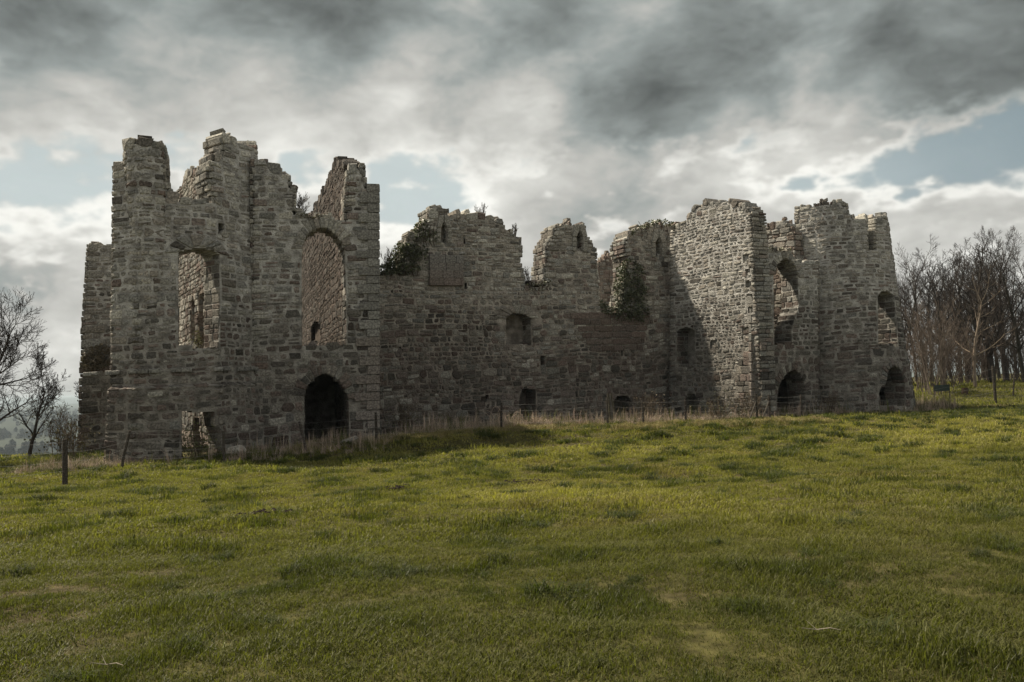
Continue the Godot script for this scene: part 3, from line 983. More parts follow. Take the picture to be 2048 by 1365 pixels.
func grass_color(x: float, d: float) -> Color:
	var t := nz.get_noise_2d(x * 0.9 + 50.0, d * 0.9)
	var t2 := nz2.get_noise_2d(x * 1.9, d * 1.9 + 80.0)
	var t3 := nz.get_noise_2d(x * 0.22 - 30.0, d * 0.22)
	var t4 := nz2.get_noise_2d(x * 6.0 + 11.0, d * 6.0)
	var c := Color(0.215, 0.204, 0.066).lerp(Color(0.095, 0.105, 0.030), sstep(0.0, 0.4, t2 * 0.6 + 0.4 * t + 0.5 * t4))
	c = c.lerp(Color(0.32, 0.29, 0.10), sstep(0.0, 0.45, t3))
	c = c.lerp(Color(0.27, 0.215, 0.10), 0.5 * sstep(0.28, 0.50, t - 0.25 * t2 + 0.3 * t4))
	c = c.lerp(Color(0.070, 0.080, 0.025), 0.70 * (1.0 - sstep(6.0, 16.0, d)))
	return c * R(0.7, 1.3)

func grass() -> void:
	var root := Node3D.new()
	root.name = "grass"
	add_child(root)
	tag(root, "short uneven meadow grass, green to yellow, with darker tussocks", "grass", "", "stuff")
	var zones := [[4.3, 11.0, 66000, 16, 0.07, 0.050, 0.0023, 1.0], [10.0, 24.0, 62000, 13, 0.12, 0.062, 0.0052, 1.0], [22.0, 40.0, 52000, 12, 0.20, 0.075, 0.009, 1.0], [38.0, 66.0, 24000, 12, 0.34, 0.10, 0.016, 1.0]]
	for z in zones.size():
		var q: Array = zones[z]
		var bufs: Array = [PackedFloat32Array(), PackedFloat32Array()]
		for k in q[2]:
			var d := sqrt(R(q[0] * q[0], q[1] * q[1]))
			var x := R(-1.0, 1.0) * (d * 0.66 + 1.2)
			if inside_castle(x, d) or (d > 36.0 and x < -10.0): continue
			var s := R(0.6, 1.3) * (1.0 + 0.5 * nz2.get_noise_2d(x * 1.3, d * 1.3))
			var dark := nz2.get_noise_2d(x * 1.9, d * 1.9 + 80.0)
			var b := Basis(Vector3.UP, R(0, TAU)) * Basis(Vector3.RIGHT, R(-0.25, 0.25))
			b = b.scaled(Vector3(1.15, 1.0 + 0.9 * sstep(0.15, 0.45, dark), 1.15) * s)
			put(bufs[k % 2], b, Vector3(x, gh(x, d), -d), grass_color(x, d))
		for k in 2:
			multi("tufts", tuft(q[3], q[4], q[5], q[6], 100 + z * 2 + k, 0.65, M.grass), bufs[k], root)
	# tussocks
	var tb := PackedFloat32Array()
	for k in 5200:
		var d := sqrt(R(25.0, 42.0 * 42.0))
		var x := R(-1.0, 1.0) * (d * 0.66 + 1.0)
		if inside_castle(x, d) or nz2.get_noise_2d(x * 1.9, d * 1.9 + 80.0) < 0.12 - 0.3 * sstep(27.0, 32.0, d): continue
		var s := R(0.3, 1.0) * (0.7 + 0.6 * sstep(8.0, 28.0, d))
		put(tb, Basis(Vector3.UP, R(0, TAU)).scaled(Vector3(s * 1.3, s * R(0.6, 1.0), s * 1.3)), Vector3(x, gh(x, d) - 0.01, -d), Color(0.062, 0.076, 0.024) * R(0.7, 1.3))
	multi("tussocks", tuft(110, 0.16, 0.24, 0.005, 200, 1.1, M.grass), tb, root)
	# rank dry grass and weeds along the foot of the walls
	var weeds := Node3D.new()
	weeds.name = "weeds"
	add_child(weeds)
	tag(weeds, "tall dry grass and dead weed stems along the foot of the castle walls", "weeds", "", "stuff")
	var w1 := PackedFloat32Array()
	var w2 := PackedFloat32Array()
	for k in 22000:
		var x := R(-15.0, 21.0)
		var front_d := 27.2 + (x + 9.0) * 0.33 if x < -4.0 else 31.0 + (x + 4.0) * 0.42
		var d := front_d + absf(rng.randfn(0.0, 1.0)) * 1.8 + R(-0.5, 1.6)
		if inside_castle(x, d): continue
		if x < -9.0 and (d > 31.0 or rng.randf() < 0.6): continue
		var dens := 0.5 + nz2.get_noise_2d(x * 0.9, d * 0.9)
		if rng.randf() > dens + 0.25: continue
		var s := R(0.35, 1.05) + 0.5 * nz2.get_noise_2d(x * 2.0 + 60.0, d * 2.0)
		s = maxf(s, 0.2)
		s *= 0.62 if x < -3.5 else 0.85
		var c := Color(0.50, 0.41, 0.33).lerp(Color(0.32, 0.24, 0.20), rng.randf())
		if rng.randf() < 0.35: c = Color(0.10, 0.11, 0.035)
		put(w1 if k % 3 else w2, Basis(Vector3.UP, R(0, TAU)) * Basis(Vector3.RIGHT, R(-0.2, 0.2)) * Basis.from_scale(Vector3(s, s, s)), Vector3(x, gh(x, d), -d), c * R(0.8, 1.2))
	multi("dry_grass", tuft(22, 0.16, 0.42, 0.007, 300, 0.7, M.straw), w1, weeds)
	multi("dead_stems", tuft(7, 0.14, 0.80, 0.006, 301, 0.45, M.straw), w2, weeds)
	# bleached grass on the edge of the bank
	var w3 := PackedFloat32Array()
	for k in 2600:
		var x := R(-7.5, 12.0)
		var d := 28.6 + 0.10 * (x + 6.0) + 0.13 * maxf(0.0, x + 6.0) + R(0.0, 2.8)
		if rng.randf() > 0.55 + nz2.get_noise_2d(x * 1.4, d * 1.4 + 15.0): continue
		var s := R(0.6, 1.3)
		put(w3, Basis(Vector3.UP, R(0, TAU)).scaled(Vector3(s, s, s)), Vector3(x, gh(x, d), -d), Color(0.20, 0.185, 0.06).lerp(Color(0.28, 0.22, 0.12), rng.randf()) * R(0.8, 1.15))
	multi("bank_grass", tuft(26, 0.15, 0.19, 0.006, 302, 0.9, M.straw), w3, weeds)

# ------------------------------------------------------------------ trees and shrubs
func branch(trunk: MB, limbs: MB, twigs: MB, p: Vector3, dir: Vector3, len_: float, rad: float, level: int, o: Dictionary, r: RandomNumberGenerator) -> void:
	var n: int = [7, 5, 4, 3, 2][level]
	var pts := PackedVector3Array([p])
	var rd := PackedFloat32Array([rad])
	var d := dir
	var end := 0.30 if level < 2 else 0.45
	for k in n:
		d = (d + Vector3(r.randf_range(-1, 1), r.randf_range(-0.6, 1), r.randf_range(-1, 1)) * o.wob * (0.6 if level == 0 else 1.0) + Vector3(0, o.up, 0) * (0.12 if level else 0.05)).normalized()
		pts.append(pts[k] + d * len_ / n)
		rd.append(lerpf(rad, maxf(0.006, rad * end), float(k + 1) / n))
	var col: Color = o.bark
	if level >= 3: col = o.twig
	tube(trunk if level == 0 else (limbs if level < 3 else twigs), pts, rd, [7, 5, 4, 3, 3][level], col * r.randf_range(0.85, 1.15))
	if level >= o.levels: return
	var count: int = o.kids[level]
	for k in count:
		var t := lerpf(o.first if level == 0 else 0.22, 1.0, (k + r.randf()) / count)
		var f := t * n
		var i := mini(int(f), n - 1)
		var q := pts[i].lerp(pts[i + 1], f - i)
		var along := (pts[i + 1] - pts[i]).normalized()
		var side := along.cross(Vector3(r.randf_range(-1, 1), r.randf_range(-1, 1), r.randf_range(-1, 1))).normalized()
		var ang: float = deg_to_rad(r.randf_range(o.ang0, o.ang1))
		var nd := (along * cos(ang) + side * sin(ang))
		nd.y = nd.y * 0.9 + 0.12 * o.up
		var nl: float = len_ * r.randf_range(o.ratio * 0.75, o.ratio * 1.2) * (1.15 - 0.55 * t if level == 0 else 1.1 - 0.4 * t)
		branch(trunk, limbs, twigs, q, nd.normalized(), nl, maxf(0.006, lerpf(rad, rad * end, t) * r.randf_range(0.45, 0.68)), level + 1, o, r)
	if level > 0 or true:
		var e := pts[n]
		for k in 2:
			var side := d.cross(Vector3(r.randf_range(-1, 1), r.randf_range(-1, 1), r.randf_range(-1, 1))).normalized()
			branch(trunk, limbs, twigs, e, (d + side * 0.5).normalized(), len_ * o.ratio * 0.8, rad * end * 0.85, level + 1, o, r)

func tree(called: String, where: Vector3, h: float, rad: float, o: Dictionary, seed_: int, lean: Vector3, label: String, category: String, group := "") -> Node3D:
	var r := RandomNumberGenerator.new()
	r.seed = seed_
	var root := thing(called, where, label, category, group)
	var a := MB.new()
	var b := MB.new()
	var c := MB.new()
	for s in o.get("stems", 1):
		var off: Vector3 = Vector3.ZERO if s == 0 else Vector3(r.randf_range(-1, 1), 0, r.randf_range(-1, 1)) * o.get("clump", 0.3)
		var ln: Vector3 = lean if o.get("stems", 1) == 1 else Vector3(r.randf_range(-1, 1), 0, r.randf_range(-1, 1)) * o.get("splay", 0.3)
		branch(a, b, c, off - Vector3(0, 0.15, 0), (Vector3.UP + ln).normalized(), h * o.trunk * r.randf_range(0.8, 1.1), rad, 0, o, r)
	if a.v.size(): part("trunk" if o.get("stems", 1) == 1 else "stems", a, M.bark, root)
	if b.v.size(): part("branches", b, M.bark, root)
	if c.v.size(): part("crown", c, M.bark, root)
	return root

func trees() -> void:
	var dark := Color(0.050, 0.043, 0.038)
	var base := {"bark": dark, "twig": Color(0.045, 0.038, 0.034), "wob": 0.17, "up": 0.5, "levels": 4, "kids": [10, 6, 4, 4], "ang0": 28.0, "ang1": 66.0, "ratio": 0.46, "first": 0.28, "trunk": 0.62}
	# left
	var o := base.duplicate()
	o.trunk = 0.5; o.ratio = 0.60; o.first = 0.15; o.kids = [11, 6, 5, 4]
	var g := Vector3(-18.4, gh(-18.4, 30.0), -30.0)
	tree("bare_tree", g, 6.8, 0.15, o, 41, Vector3(0.22, 0, 0.05), "bare spreading tree at the left edge, arching over the wire fence", "tree")
	g = Vector3(-18.4, gh(-18.4, 33.5), -33.5)
	var o2 := base.duplicate()
	o2.kids = [8, 5, 4, 3]; o2.trunk = 0.55; o2.ratio = 0.5
	tree("bare_tree", g, 4.4, 0.08, o2, 43, Vector3(0.3, 0, 0.0), "small leaning bare tree behind the fence below the spreading one", "tree")
	g = Vector3(-17.7, gh(-17.7, 36.5), -36.5)
	tree("bare_tree", g, 5.4, 0.07, base, 44, Vector3(0.02, 0, 0.0), "thin upright bare sapling between the leaning tree and the left tower", "tree")
	# woods down in the valley
	var r2 := RandomNumberGenerator.new()
	r2.seed = 5
	var cr := MB.new()
	for k in 70:
		var a := r2.randf() * TAU
		var hgt := r2.randf()
		var rr := sin(PI * clampf(hgt * 0.9 + 0.08, 0.0, 1.0)) * 0.5 * r2.randf_range(0.6, 1.0)
		var q := Vector3(cos(a) * rr, hgt, sin(a) * rr)
		var e := Vector3(r2.randf_range(-1, 1), r2.randf_range(-0.4, 0.4), r2.randf_range(-1, 1)).normalized() * 0.24
		var e2 := Vector3(r2.randf_range(-1, 1), r2.randf_range(-1, 1), r2.randf_range(-1, 1)).normalized() * 0.22
		cr.tri(q - e, q + e2, q + e, Color.WHITE * r2.randf_range(0.7, 1.3))
		cr.tri(q - e2, q + e, q - e + e2 * 0.5, Color.WHITE * r2.randf_range(0.7, 1.3))
	var wb := PackedFloat32Array()
	for k in 5200:
		var d := 70.0 * pow(45.0, r2.randf())
		var x := d * r2.randf_range(-0.80, -0.30)
		var y := gh(x, d)
		if nz.get_noise_2d(x * 0.02, d * 0.012) < -0.12 and d > 350.0: continue
		var hh := r2.randf_range(5.0, 11.0) if d > 130.0 else r2.randf_range(2.5, 5.0)
		put(wb, Basis(Vector3.UP, r2.randf() * TAU).scaled(Vector3(hh * 0.8, hh, hh * 0.8)), Vector3(x, y - 0.4, -d), Color(0.024, 0.028, 0.024).lerp(Color(0.045, 0.040, 0.032), r2.randf()))
	tag(multi("woodland", cr.mesh(M.bark), wb, self), "dark leafless woods filling the valley beyond the left end of the castle", "woodland", "", "stuff")
	# grove on the right: position in the photograph, depth, top
	var spots := [[1808, 60.0, 478, 0.12, "slender bare tree rising just behind the right tower"], [1852, 62.0, 486, 0.13, "bare tree second from the right tower with a narrow twiggy top"],
		[1886, 58.0, 476, 0.12, "bare tree with a tall feathery top above the hazel clumps"], [1926, 60.0, 500, 0.15, "dark straight bare tree between the feathery one and the forked one"],
		[1953, 53.0, 548, 0.11, "bare tree with paler bark forking low beside the fence post"], [1988, 57.0, 462, 0.24, "thickest dark bare tree of the grove, tallest broad crown"],
		[2016, 59.0, 474, 0.20, "second thick bare tree close beside the tallest one"], [2052, 55.0, 486, 0.15, "bare tree cut by the right edge of the photo"],
		[2110, 57.0, 470, 0.2, ""], [2180, 60.0, 480, 0.18, ""]]
	var protos: Array = []
	for k in spots.size():
		var s: Array = spots[k]
		if s[4] == "" : continue
		var p := at(s[0], 800, s[1])
		p.y = gh(p.x, s[1])
		var top := (at(s[0], s[2], s[1]).y - p.y) * 1.22
		var oo := base.duplicate()
		if k == 4:
			oo.bark = Color(0.16, 0.13, 0.10); oo.first = 0.12
		if k == 5 or k == 6:
			oo.first = 0.22; oo.kids = [14, 6, 5, 4]
		else:
			oo.kids = [13, 6, 5, 3]; oo.ang0 = 24.0; oo.ang1 = 62.0; oo.ratio = 0.42; oo.up = 0.35
		protos.append(tree("bare_tree", p, top * 0.98, s[3], oo, 60 + k, Vector3(R(-0.05, 0.05), 0, 0), s[4], "tree", "bare trees of the grove behind the right tower"))
	# farther trunks that fill the grove
	var more := [[1835, 76.0], [1868, 72.0], [1905, 80.0], [1940, 74.0], [1970, 82.0], [2002, 72.0], [2035, 78.0], [2075, 70.0], [1818, 70.0], [1980, 68.0], [1890, 88.0], [2020, 86.0]]
	var far_words := ["first", "second", "third", "fourth", "fifth", "sixth", "seventh", "eighth", "ninth", "tenth", "eleventh", "twelfth", "thirteenth", "fourteenth", "fifteenth", "sixteenth"]
	var by_x := more.map(func(m): return m[0])
	by_x.sort()
	for k in more.size():
		var src: Node3D = protos[[1, 2, 3, 5, 6, 0, 2, 1, 3, 6, 5, 0][k]]
		var c := src.duplicate()
		c.name = numbered("bare_tree")
		add_child(c)
		var p := at(more[k][0], 790, more[k][1])
		c.position = Vector3(p.x, gh(p.x, more[k][1]), p.z)
		c.rotation.y = 1.3 + 1.9 * k
		c.scale = Vector3.ONE * R(1.0, 1.25)
		tag(c, "farther bare tree in the back row of the grove, %s from the right tower" % far_words[by_x.find(more[k][0])], "tree", "back row of bare trees in the grove")
	# hazel clumps
	var hz := {"bark": Color(0.15, 0.125, 0.105), "twig": Color(0.10, 0.08, 0.068), "wob": 0.10, "up": 0.5, "levels": 3, "kids": [6, 4, 3], "ang0": 18.0, "ang1": 45.0, "ratio": 0.40, "first": 0.25, "trunk": 0.75, "stems": 9, "clump": 0.45, "splay": 0.28}
	var hs := [[1842, 52.0, 4.2, "hazel clump of pale stems nearest the right tower"], [1872, 50.0, 5.2, "tall hazel clump with a fan of pale stems, second from the tower"], [1896, 51.0, 4.6, "hazel clump third from the right tower behind the green board"],
		[1925, 56.0, 3.8, "brown thicket between the hazel clumps and the forked tree"], [2030, 60.0, 4.0, "brown thicket behind the tall fence post at the right edge"], [1965, 62.0, 3.6, "low brown thicket behind the thickest tree"]]
	hs.append_array([[1835, 56.0, 3.4, "brown thicket touching the right tower"], [1860, 55.0, 3.0, "low brown thicket behind the two hazel clumps nearest the tower"], [1905, 54.0, 3.2, "brown thicket right of the green board"], [1945, 58.0, 3.4, "brown thicket behind the forked tree"], [1990, 60.0, 3.4, "brown thicket between the two thick trees"], [2048, 57.0, 3.6, "brown thicket at the right edge of the photo"]])
	for k in hs.size():
		var s: Array = hs[k]
		var p := at(s[0], 800, s[1])
		p.y = gh(p.x, s[1])
		var oo := hz.duplicate()
		if k > 2:
			oo.bark = Color(0.10, 0.08, 0.068); oo.wob = 0.22; oo.splay = 0.5; oo.stems = 12
		tree("hazel_clump" if k < 3 else "thicket", p, s[2], 0.028, oo, 90 + k, Vector3.ZERO, s[3], "shrub", "leafless shrubs along the edge of the grove")

# leaves scattered over a patch of a wall (outline in photograph pixels) or inside a ball
func leaf_mesh(size: float, m: Material) -> ArrayMesh:
	var mb := MB.new()
	var a := Vector3(0, 0, 0)
	var l := Vector3(-0.5, 0.12, 0.45) * size
	var r := Vector3(0.5, 0.12, 0.45) * size
	var t := Vector3(0, -0.05, 1.0) * size
	mb.tri(a, l, t, Color.WHITE)
	mb.tri(a, t, r, Color.WHITE)
	return mb.mesh(m)

func ivy(called: String, f: Frame, outline: Array, bulge: float, n: int, size: float, c0: Color, c1: Color, label: String, category := "ivy", inward := 0.0) -> void:
	var pg := poly(f, outline)
	var lo := Vector2(1e9, 1e9)
	var hi := Vector2(-1e9, -1e9)
	for p in pg:
		lo = lo.min(p); hi = hi.max(p)
	var mid := (lo + hi) * 0.5
	var where := f.pos(mid.x, lo.y, 0.0)
	var root := thing(called, where, label, category)
	var buf := PackedFloat32Array()
	var tries := 0
	while buf.size() < n * 16 and tries < n * 12:
		tries += 1
		var q := Vector2(R(lo.x, hi.x), R(lo.y, hi.y))
		if not Geometry2D.is_point_in_polygon(q, pg): continue
		var lump := 0.45 + 0.9 * nz2.get_noise_2d(q.x * 3.0, q.y * 3.0)
		if lump < -0.05: continue
		var edge := clampf(near_line(pg, q) / 0.35, 0.15, 1.0)
		var dep := -bulge * (lump * edge) * sqrt(rng.randf()) - 0.06 + inward * rng.randf()
		var p := f.pos(q.x + R(-0.05, 0.05), q.y, dep) - where
		var b := Basis.looking_at(-f.normal(q.x) + Vector3(R(-0.9, 0.9), R(-1.1, 0.5), R(-0.9, 0.9)), Vector3.UP) * Basis(Vector3.BACK, R(-1.2, 1.2))
		var s := R(0.6, 1.35)
		put(buf, b.scaled(Vector3(s, s, s)), p, c0.lerp(c1, rng.randf() * rng.randf()) * R(0.75, 1.25))
	var o := multi("leaves", leaf_mesh(size, M.ivy), buf, root)
	o.set_meta("kind", "stuff")
	var st := MB.new()
	for k in 5:
		var u := lerpf(lo.x, hi.x, (k + 0.5) / 5.0)
		var pts := PackedVector3Array()
		var rd := PackedFloat32Array()
		for j in 5:
			pts.append(f.pos(lerpf(u, mid.x, 0.3) + R(-0.1, 0.1), lerpf(lo.y, hi.y, j * 0.2), -0.05) - where)
			rd.append(0.014)
		tube(st, pts, rd, 4, Color(0.08, 0.06, 0.045))
	part("stem", st, M.bark, root)

func sapling(f: Frame, px: float, py: float, dep: float, h: float, seed_: int, label: String, o: Dictionary) -> void:
	var q := uv(f, px, py)
	tree("sapling", f.pos(q.x, q.y, dep), h, 0.018, o, seed_, Vector3(0.05, 0, 0), label, "sapling")

func bush(where: Vector3, rad: Vector3, n: int, size: float, c0: Color, c1: Color, label: String, seed_: int) -> void:
	var o := {"bark": Color(0.10, 0.08, 0.06), "twig": Color(0.12, 0.095, 0.075), "wob": 0.2, "up": 0.4, "levels": 2, "kids": [5, 4], "ang0": 25.0, "ang1": 60.0, "ratio": 0.5, "first": 0.2, "trunk": 0.8, "stems": 7, "clump": 0.2, "splay": 0.5}
	var root := tree("bush", where, rad.y * 1.7, 0.012, o, seed_, Vector3.ZERO, label, "bush")
	var buf := PackedFloat32Array()
	for k in n:
		var p := Vector3(rng.randfn(0.0, 0.5), absf(rng.randfn(0.9, 0.5)), rng.randfn(0.0, 0.5))
		if nz2.get_noise_3d(p.x * 4.0, p.y * 4.0, p.z * 4.0) < -0.08: continue
		var b := Basis(Vector3(R(-1, 1), R(-1, 1), R(-1, 1)).normalized(), R(0, TAU))
		var s := R(0.6, 1.4)
		put(buf, b.scaled(Vector3(s, s, s)), p * rad, c0.lerp(c1, rng.randf()) * R(0.8, 1.2))
	var l := multi("leaves", leaf_mesh(size, M.straw), buf, root)
	l.set_meta("kind", "stuff")

func plants() -> void:
	var fr: Dictionary = M.frames
	var dg := Color(0.055, 0.068, 0.034)
	var lg := Color(0.32, 0.335, 0.22)  # pale leaf colour, with the reflections of glossy ivy painted in
	ivy("ivy", fr.W5, [758, 552, 760, 532, 775, 527, 788, 508, 792, 490, 806, 485, 822, 488, 846, 494, 857, 505, 852, 525, 842, 540, 828, 552, 800, 550], 0.55, 2600, 0.10, dg, lg, "dense ivy clump on the wall top beside the arched wall's buttress", "ivy", 0.5)
	ivy("ivy", fr.W5, [822, 470, 830, 452, 842, 438, 856, 440, 858, 460, 880, 470, 880, 488, 862, 490, 845, 480, 838, 492, 826, 488], 0.3, 700, 0.09, dg, lg, "straggling ivy round the left shoulder of the broken gable", "ivy", 0.3)
	ivy("ivy", fr.W5, [1197, 600, 1206, 604, 1222, 616, 1236, 612, 1234, 575, 1242, 535, 1256, 516, 1266, 520, 1284, 532, 1294, 570, 1297, 628, 1286, 646, 1240, 644, 1206, 634], 0.5, 4600, 0.105, dg, Color(0.34, 0.35, 0.25), "big hanging ivy in the gap right of the pillar", "ivy", 0.5)  # palest leaf colour again stands in for glossy glints
	ivy("ivy", fr.W5, [1258, 468, 1272, 456, 1290, 450, 1310, 440, 1330, 438, 1350, 446, 1356, 462, 1340, 458, 1320, 452, 1296, 458, 1278, 462, 1264, 476], 0.25, 900, 0.09, Color(0.05, 0.06, 0.025), lg, "ivy cap along the wall top over the right niche", "ivy", 0.8)
	ivy("turf_cap", fr.W5, [1046, 574, 1060, 566, 1080, 564, 1096, 558, 1108, 556, 1106, 568, 1092, 580, 1070, 582, 1050, 582], 0.2, 800, 0.07, Color(0.10, 0.12, 0.03), Color(0.17, 0.18, 0.06), "grassy turf hanging over the saddle left of the pillar", "turf", 1.2)
	ivy("turf_cap", fr.W1, [590, 434, 596, 424, 612, 428, 628, 432, 640, 428, 655, 430, 640, 436, 615, 438], 0.1, 350, 0.06, Color(0.12, 0.13, 0.05), Color(0.2, 0.19, 0.09), "dry turf along the ledge over the high left arch", "turf", 0.9)
	ivy("turf_cap", fr.W7, [1534, 500, 1538, 494, 1560, 496, 1582, 499, 1584, 504, 1560, 503], 0.08, 260, 0.06, Color(0.15, 0.16, 0.05), Color(0.22, 0.21, 0.09), "bright turf along the ledge over the pointed right arch", "turf", 0.9)
	ivy("dry_creeper", fr.W4, [162, 735, 166, 705, 185, 695, 205, 690, 226, 700, 230, 725, 210, 735, 185, 745], 0.4, 900, 0.09, Color(0.20, 0.17, 0.13), Color(0.28, 0.24, 0.19), "brown dried creeper hanging on the dark left tower stump", "creeper")
	var sp := {"bark": Color(0.09, 0.075, 0.06), "twig": Color(0.10, 0.08, 0.065), "wob": 0.16, "up": 0.5, "levels": 2, "kids": [6, 4], "ang0": 20.0, "ang1": 45.0, "ratio": 0.5, "first": 0.2, "trunk": 0.8, "stems": 4, "clump": 0.12, "splay": 0.3}
	sapling(fr.W1, 605, 432, 0.5, 0.85, 201, "leafless sapling on the ledge over the high left arch", sp)
	sapling(fr.W5, 966, 431, 0.4, 0.65, 202, "leafless sapling on top of the broken gable", sp)
	sapling(fr.W5, 1063, 571, 0.6, 0.9, 203, "leafless sapling in the saddle between gable and pillar", sp)
	sapling(fr.W5, 1035, 466, 0.3, 0.5, 204, "dead twig on the right shoulder of the gable", sp)
	sapling(fr.W5, 780, 545, 0.5, 1.0, 205, "thin leafless shoot beside the ivy next to the buttress", sp)
	sapling(fr.TR, 1690, 404, 0.5, 0.3, 206, "tuft of dry weed on the crown of the right tower", sp)
	var pl := Color(0.16, 0.16, 0.085)
	var p := at(392, 925, 28.3)
	p.y = gh(p.x, 28.3)
	bush(p, Vector3(0.55, 0.55, 0.4), 900, 0.06, pl, Color(0.10, 0.11, 0.045), "pale leaved bush in the ground floor window of the left tower", 211)
	bush(at(402, 697, 29.9), Vector3(0.35, 0.32, 0.3), 320, 0.055, pl, Color(0.12, 0.12, 0.06), "pale bush on the sill of the left tower's tall window", 212)
	p = at(1492, 850, 36.4); p.y = gh(p.x, 36.4)
	bush(p, Vector3(0.8, 0.7, 0.5), 420, 0.05, Color(0.24, 0.21, 0.17), Color(0.12, 0.10, 0.07), "bramble with pale dry leaves beside the twin fence posts", 213)
	p = at(150, 930, 31.0); p.y = gh(p.x, 31.0)
	bush(p, Vector3(0.8, 0.75, 0.6), 500, 0.06, Color(0.09, 0.08, 0.045), Color(0.14, 0.12, 0.06), "brown hedge bush at the foot of the dark left stump", 214)
	p = at(115, 930, 34.0); p.y = gh(p.x, 34.0)
	bush(p, Vector3(1.2, 1.0, 0.9), 500, 0.07, Color(0.05, 0.05, 0.03), Color(0.09, 0.08, 0.05), "dark scrub behind the fence left of the castle", 215)
	for k in 6:
		var q: Array = [[815, 34.6, "dead nettle bush at the foot of the middle wall below the ivy clump"], [905, 35.2, "dead nettle bush left of the low dark opening in the middle wall"], [1150, 36.6, "dead nettle bush under the pillar of the middle wall"], [1300, 37.4, "dead nettle bush right of the old stakes"], [1440, 36.8, "dead nettle bush at the foot of the return wall"], [1660, 38.8, "dead nettle bush at the foot of the right tower"]][k]
		var w := at(q[0], 850, q[1])
		w.y = gh(w.x, q[1])
		bush(w, Vector3(R(0.7, 1.1), R(0.45, 0.75), 0.5), 420, 0.055, Color(0.13, 0.105, 0.08), Color(0.20, 0.17, 0.12) if k % 2 else Color(0.09, 0.10, 0.045), q[2], 230 + k)
	# arching bramble canes before the middle wall
	for k in 3:
		var q := at([1015, 1043, 1000][k], 855, [33.4, 33.0, 33.8][k])
		q.y = gh(q.x, -q.z)
		var root := thing("bramble_cane", q, ["bleached bramble canes arching left of the low opening", "bleached bramble canes arching just in front of the low opening", "straight pale dead stalks farthest left of the low opening"][k], "bramble")
		for j in 4:
			var mb := MB.new()
			var pts := PackedVector3Array()
			var rd := PackedFloat32Array()
			var w := R(-0.8, 0.8)
			var hh := R(0.5, 0.9)
			for i in 8:
				var t := i / 7.0
				pts.append(Vector3(w * t + R(-0.02, 0.02), hh * sin(t * (2.6 if k < 2 else 1.5)), R(-0.05, 0.05) + 0.2 * t))
				rd.append(0.011 * (1.0 - 0.5 * t))
			tube(mb, pts, rd, 4, Color(0.36, 0.29, 0.23))
			part("cane", mb, M.bark, root)

# ------------------------------------------------------------------ fence
func fence() -> void:
	var wood := Color(0.11, 0.095, 0.08)
	var P: Array = []     # x, depth, height, tilt
	for s in [[-200, 21.5, 1.15, 0.0], [127, 22.0, 1.17, 0.02], [238, 25.6, 1.1, 0.28], [446, 27.2, 1.0, 0.0], [612, 28.6, 1.0, -0.22], [752, 29.6, 1.05, 0.0], [1002, 31.8, 1.0, 0.05], [1216, 33.4, 1.1, 0.0], [1287, 34.0, 1.0, 0.0], [1372, 34.8, 1.0, 0.03], [1515, 35.6, 1.05, 0.0], [1541, 35.8, 1.0, 0.0], [1603, 36.4, 1.0, 0.05], [1828, 42.5, 1.15, -0.05], [1995, 44.5, 1.9, -0.02], [2030, 48.0, 1.3, 0.15], [2200, 47.0, 1.2, 0.0]]:
		var p := at(s[0], 850, s[1])
		P.append([p.x, s[1], s[2], s[3]])
	var root := thing("wire_fence", Vector3(P[1][0], gh(P[1][0], P[1][1]), -P[1][1]), "old wire fence on weathered wooden posts running in front of the castle", "fence")
	for k in P.size():
		var s: Array = P[k]
		var g := Vector3(s[0], gh(s[0], s[1]), -s[1])
		var mb := MB.new()
		var r := 0.065 if k == 1 else (0.042 if k != 14 else 0.07)
		var top := Vector3(s[3] * s[2], s[2], 0)
		tube(mb, PackedVector3Array([Vector3(0, -0.3, 0), top * 0.33, top * 0.66, top * 0.985, top]), PackedFloat32Array([r * 1.05, r, r * 1.02, r * 0.97, r * 0.85]), 8, wood * R(0.6, 1.1), true)
		var o := part("post", mb, M.wood, root)
		o.position = g - root.position
	for k in [10, 11]:    # struts of the old gateway
		var s: Array = P[k]
		var mb := MB.new()
		tube(mb, PackedVector3Array([Vector3(-0.35, 0.0, 0.1), Vector3(0.0, 0.75, 0.0)]), PackedFloat32Array([0.035, 0.03]), 6, wood * 1.6, true)
		var o := part("strut", mb, M.wood, root)
		o.position = Vector3(s[0], gh(s[0], s[1]), -s[1]) - root.position
	for w in 4:
		var mb := MB.new()
		var pts := PackedVector3Array()
		var rd := PackedFloat32Array()
		for k in P.size() - 1:
			var a: Array = P[k]
			var b: Array = P[k + 1]
			var pa := Vector3(a[0], gh(a[0], a[1]), -a[1]) + Vector3(a[3] * a[2], a[2], 0) * (0.93 - 0.2 * w) + Vector3(0, 0, 0.06)
			var pb := Vector3(b[0], gh(b[0], b[1]), -b[1]) + Vector3(b[3] * b[2], b[2], 0) * (0.93 - 0.2 * w) + Vector3(0, 0, 0.06)
			for j in 4:
				var t := j / 4.0
				pts.append(pa.lerp(pb, t) - Vector3(0, (0.05 + 0.02 * w) * 4.0 * t * (1.0 - t), 0) - root.position)
				rd.append(lerpf(0.0020, 0.0022, sstep(23.0, 33.0, float(a[1]))))
		tube(mb, pts, rd, 4, Color(0.26, 0.255, 0.25))
		part("wire", mb, M.wire, root)

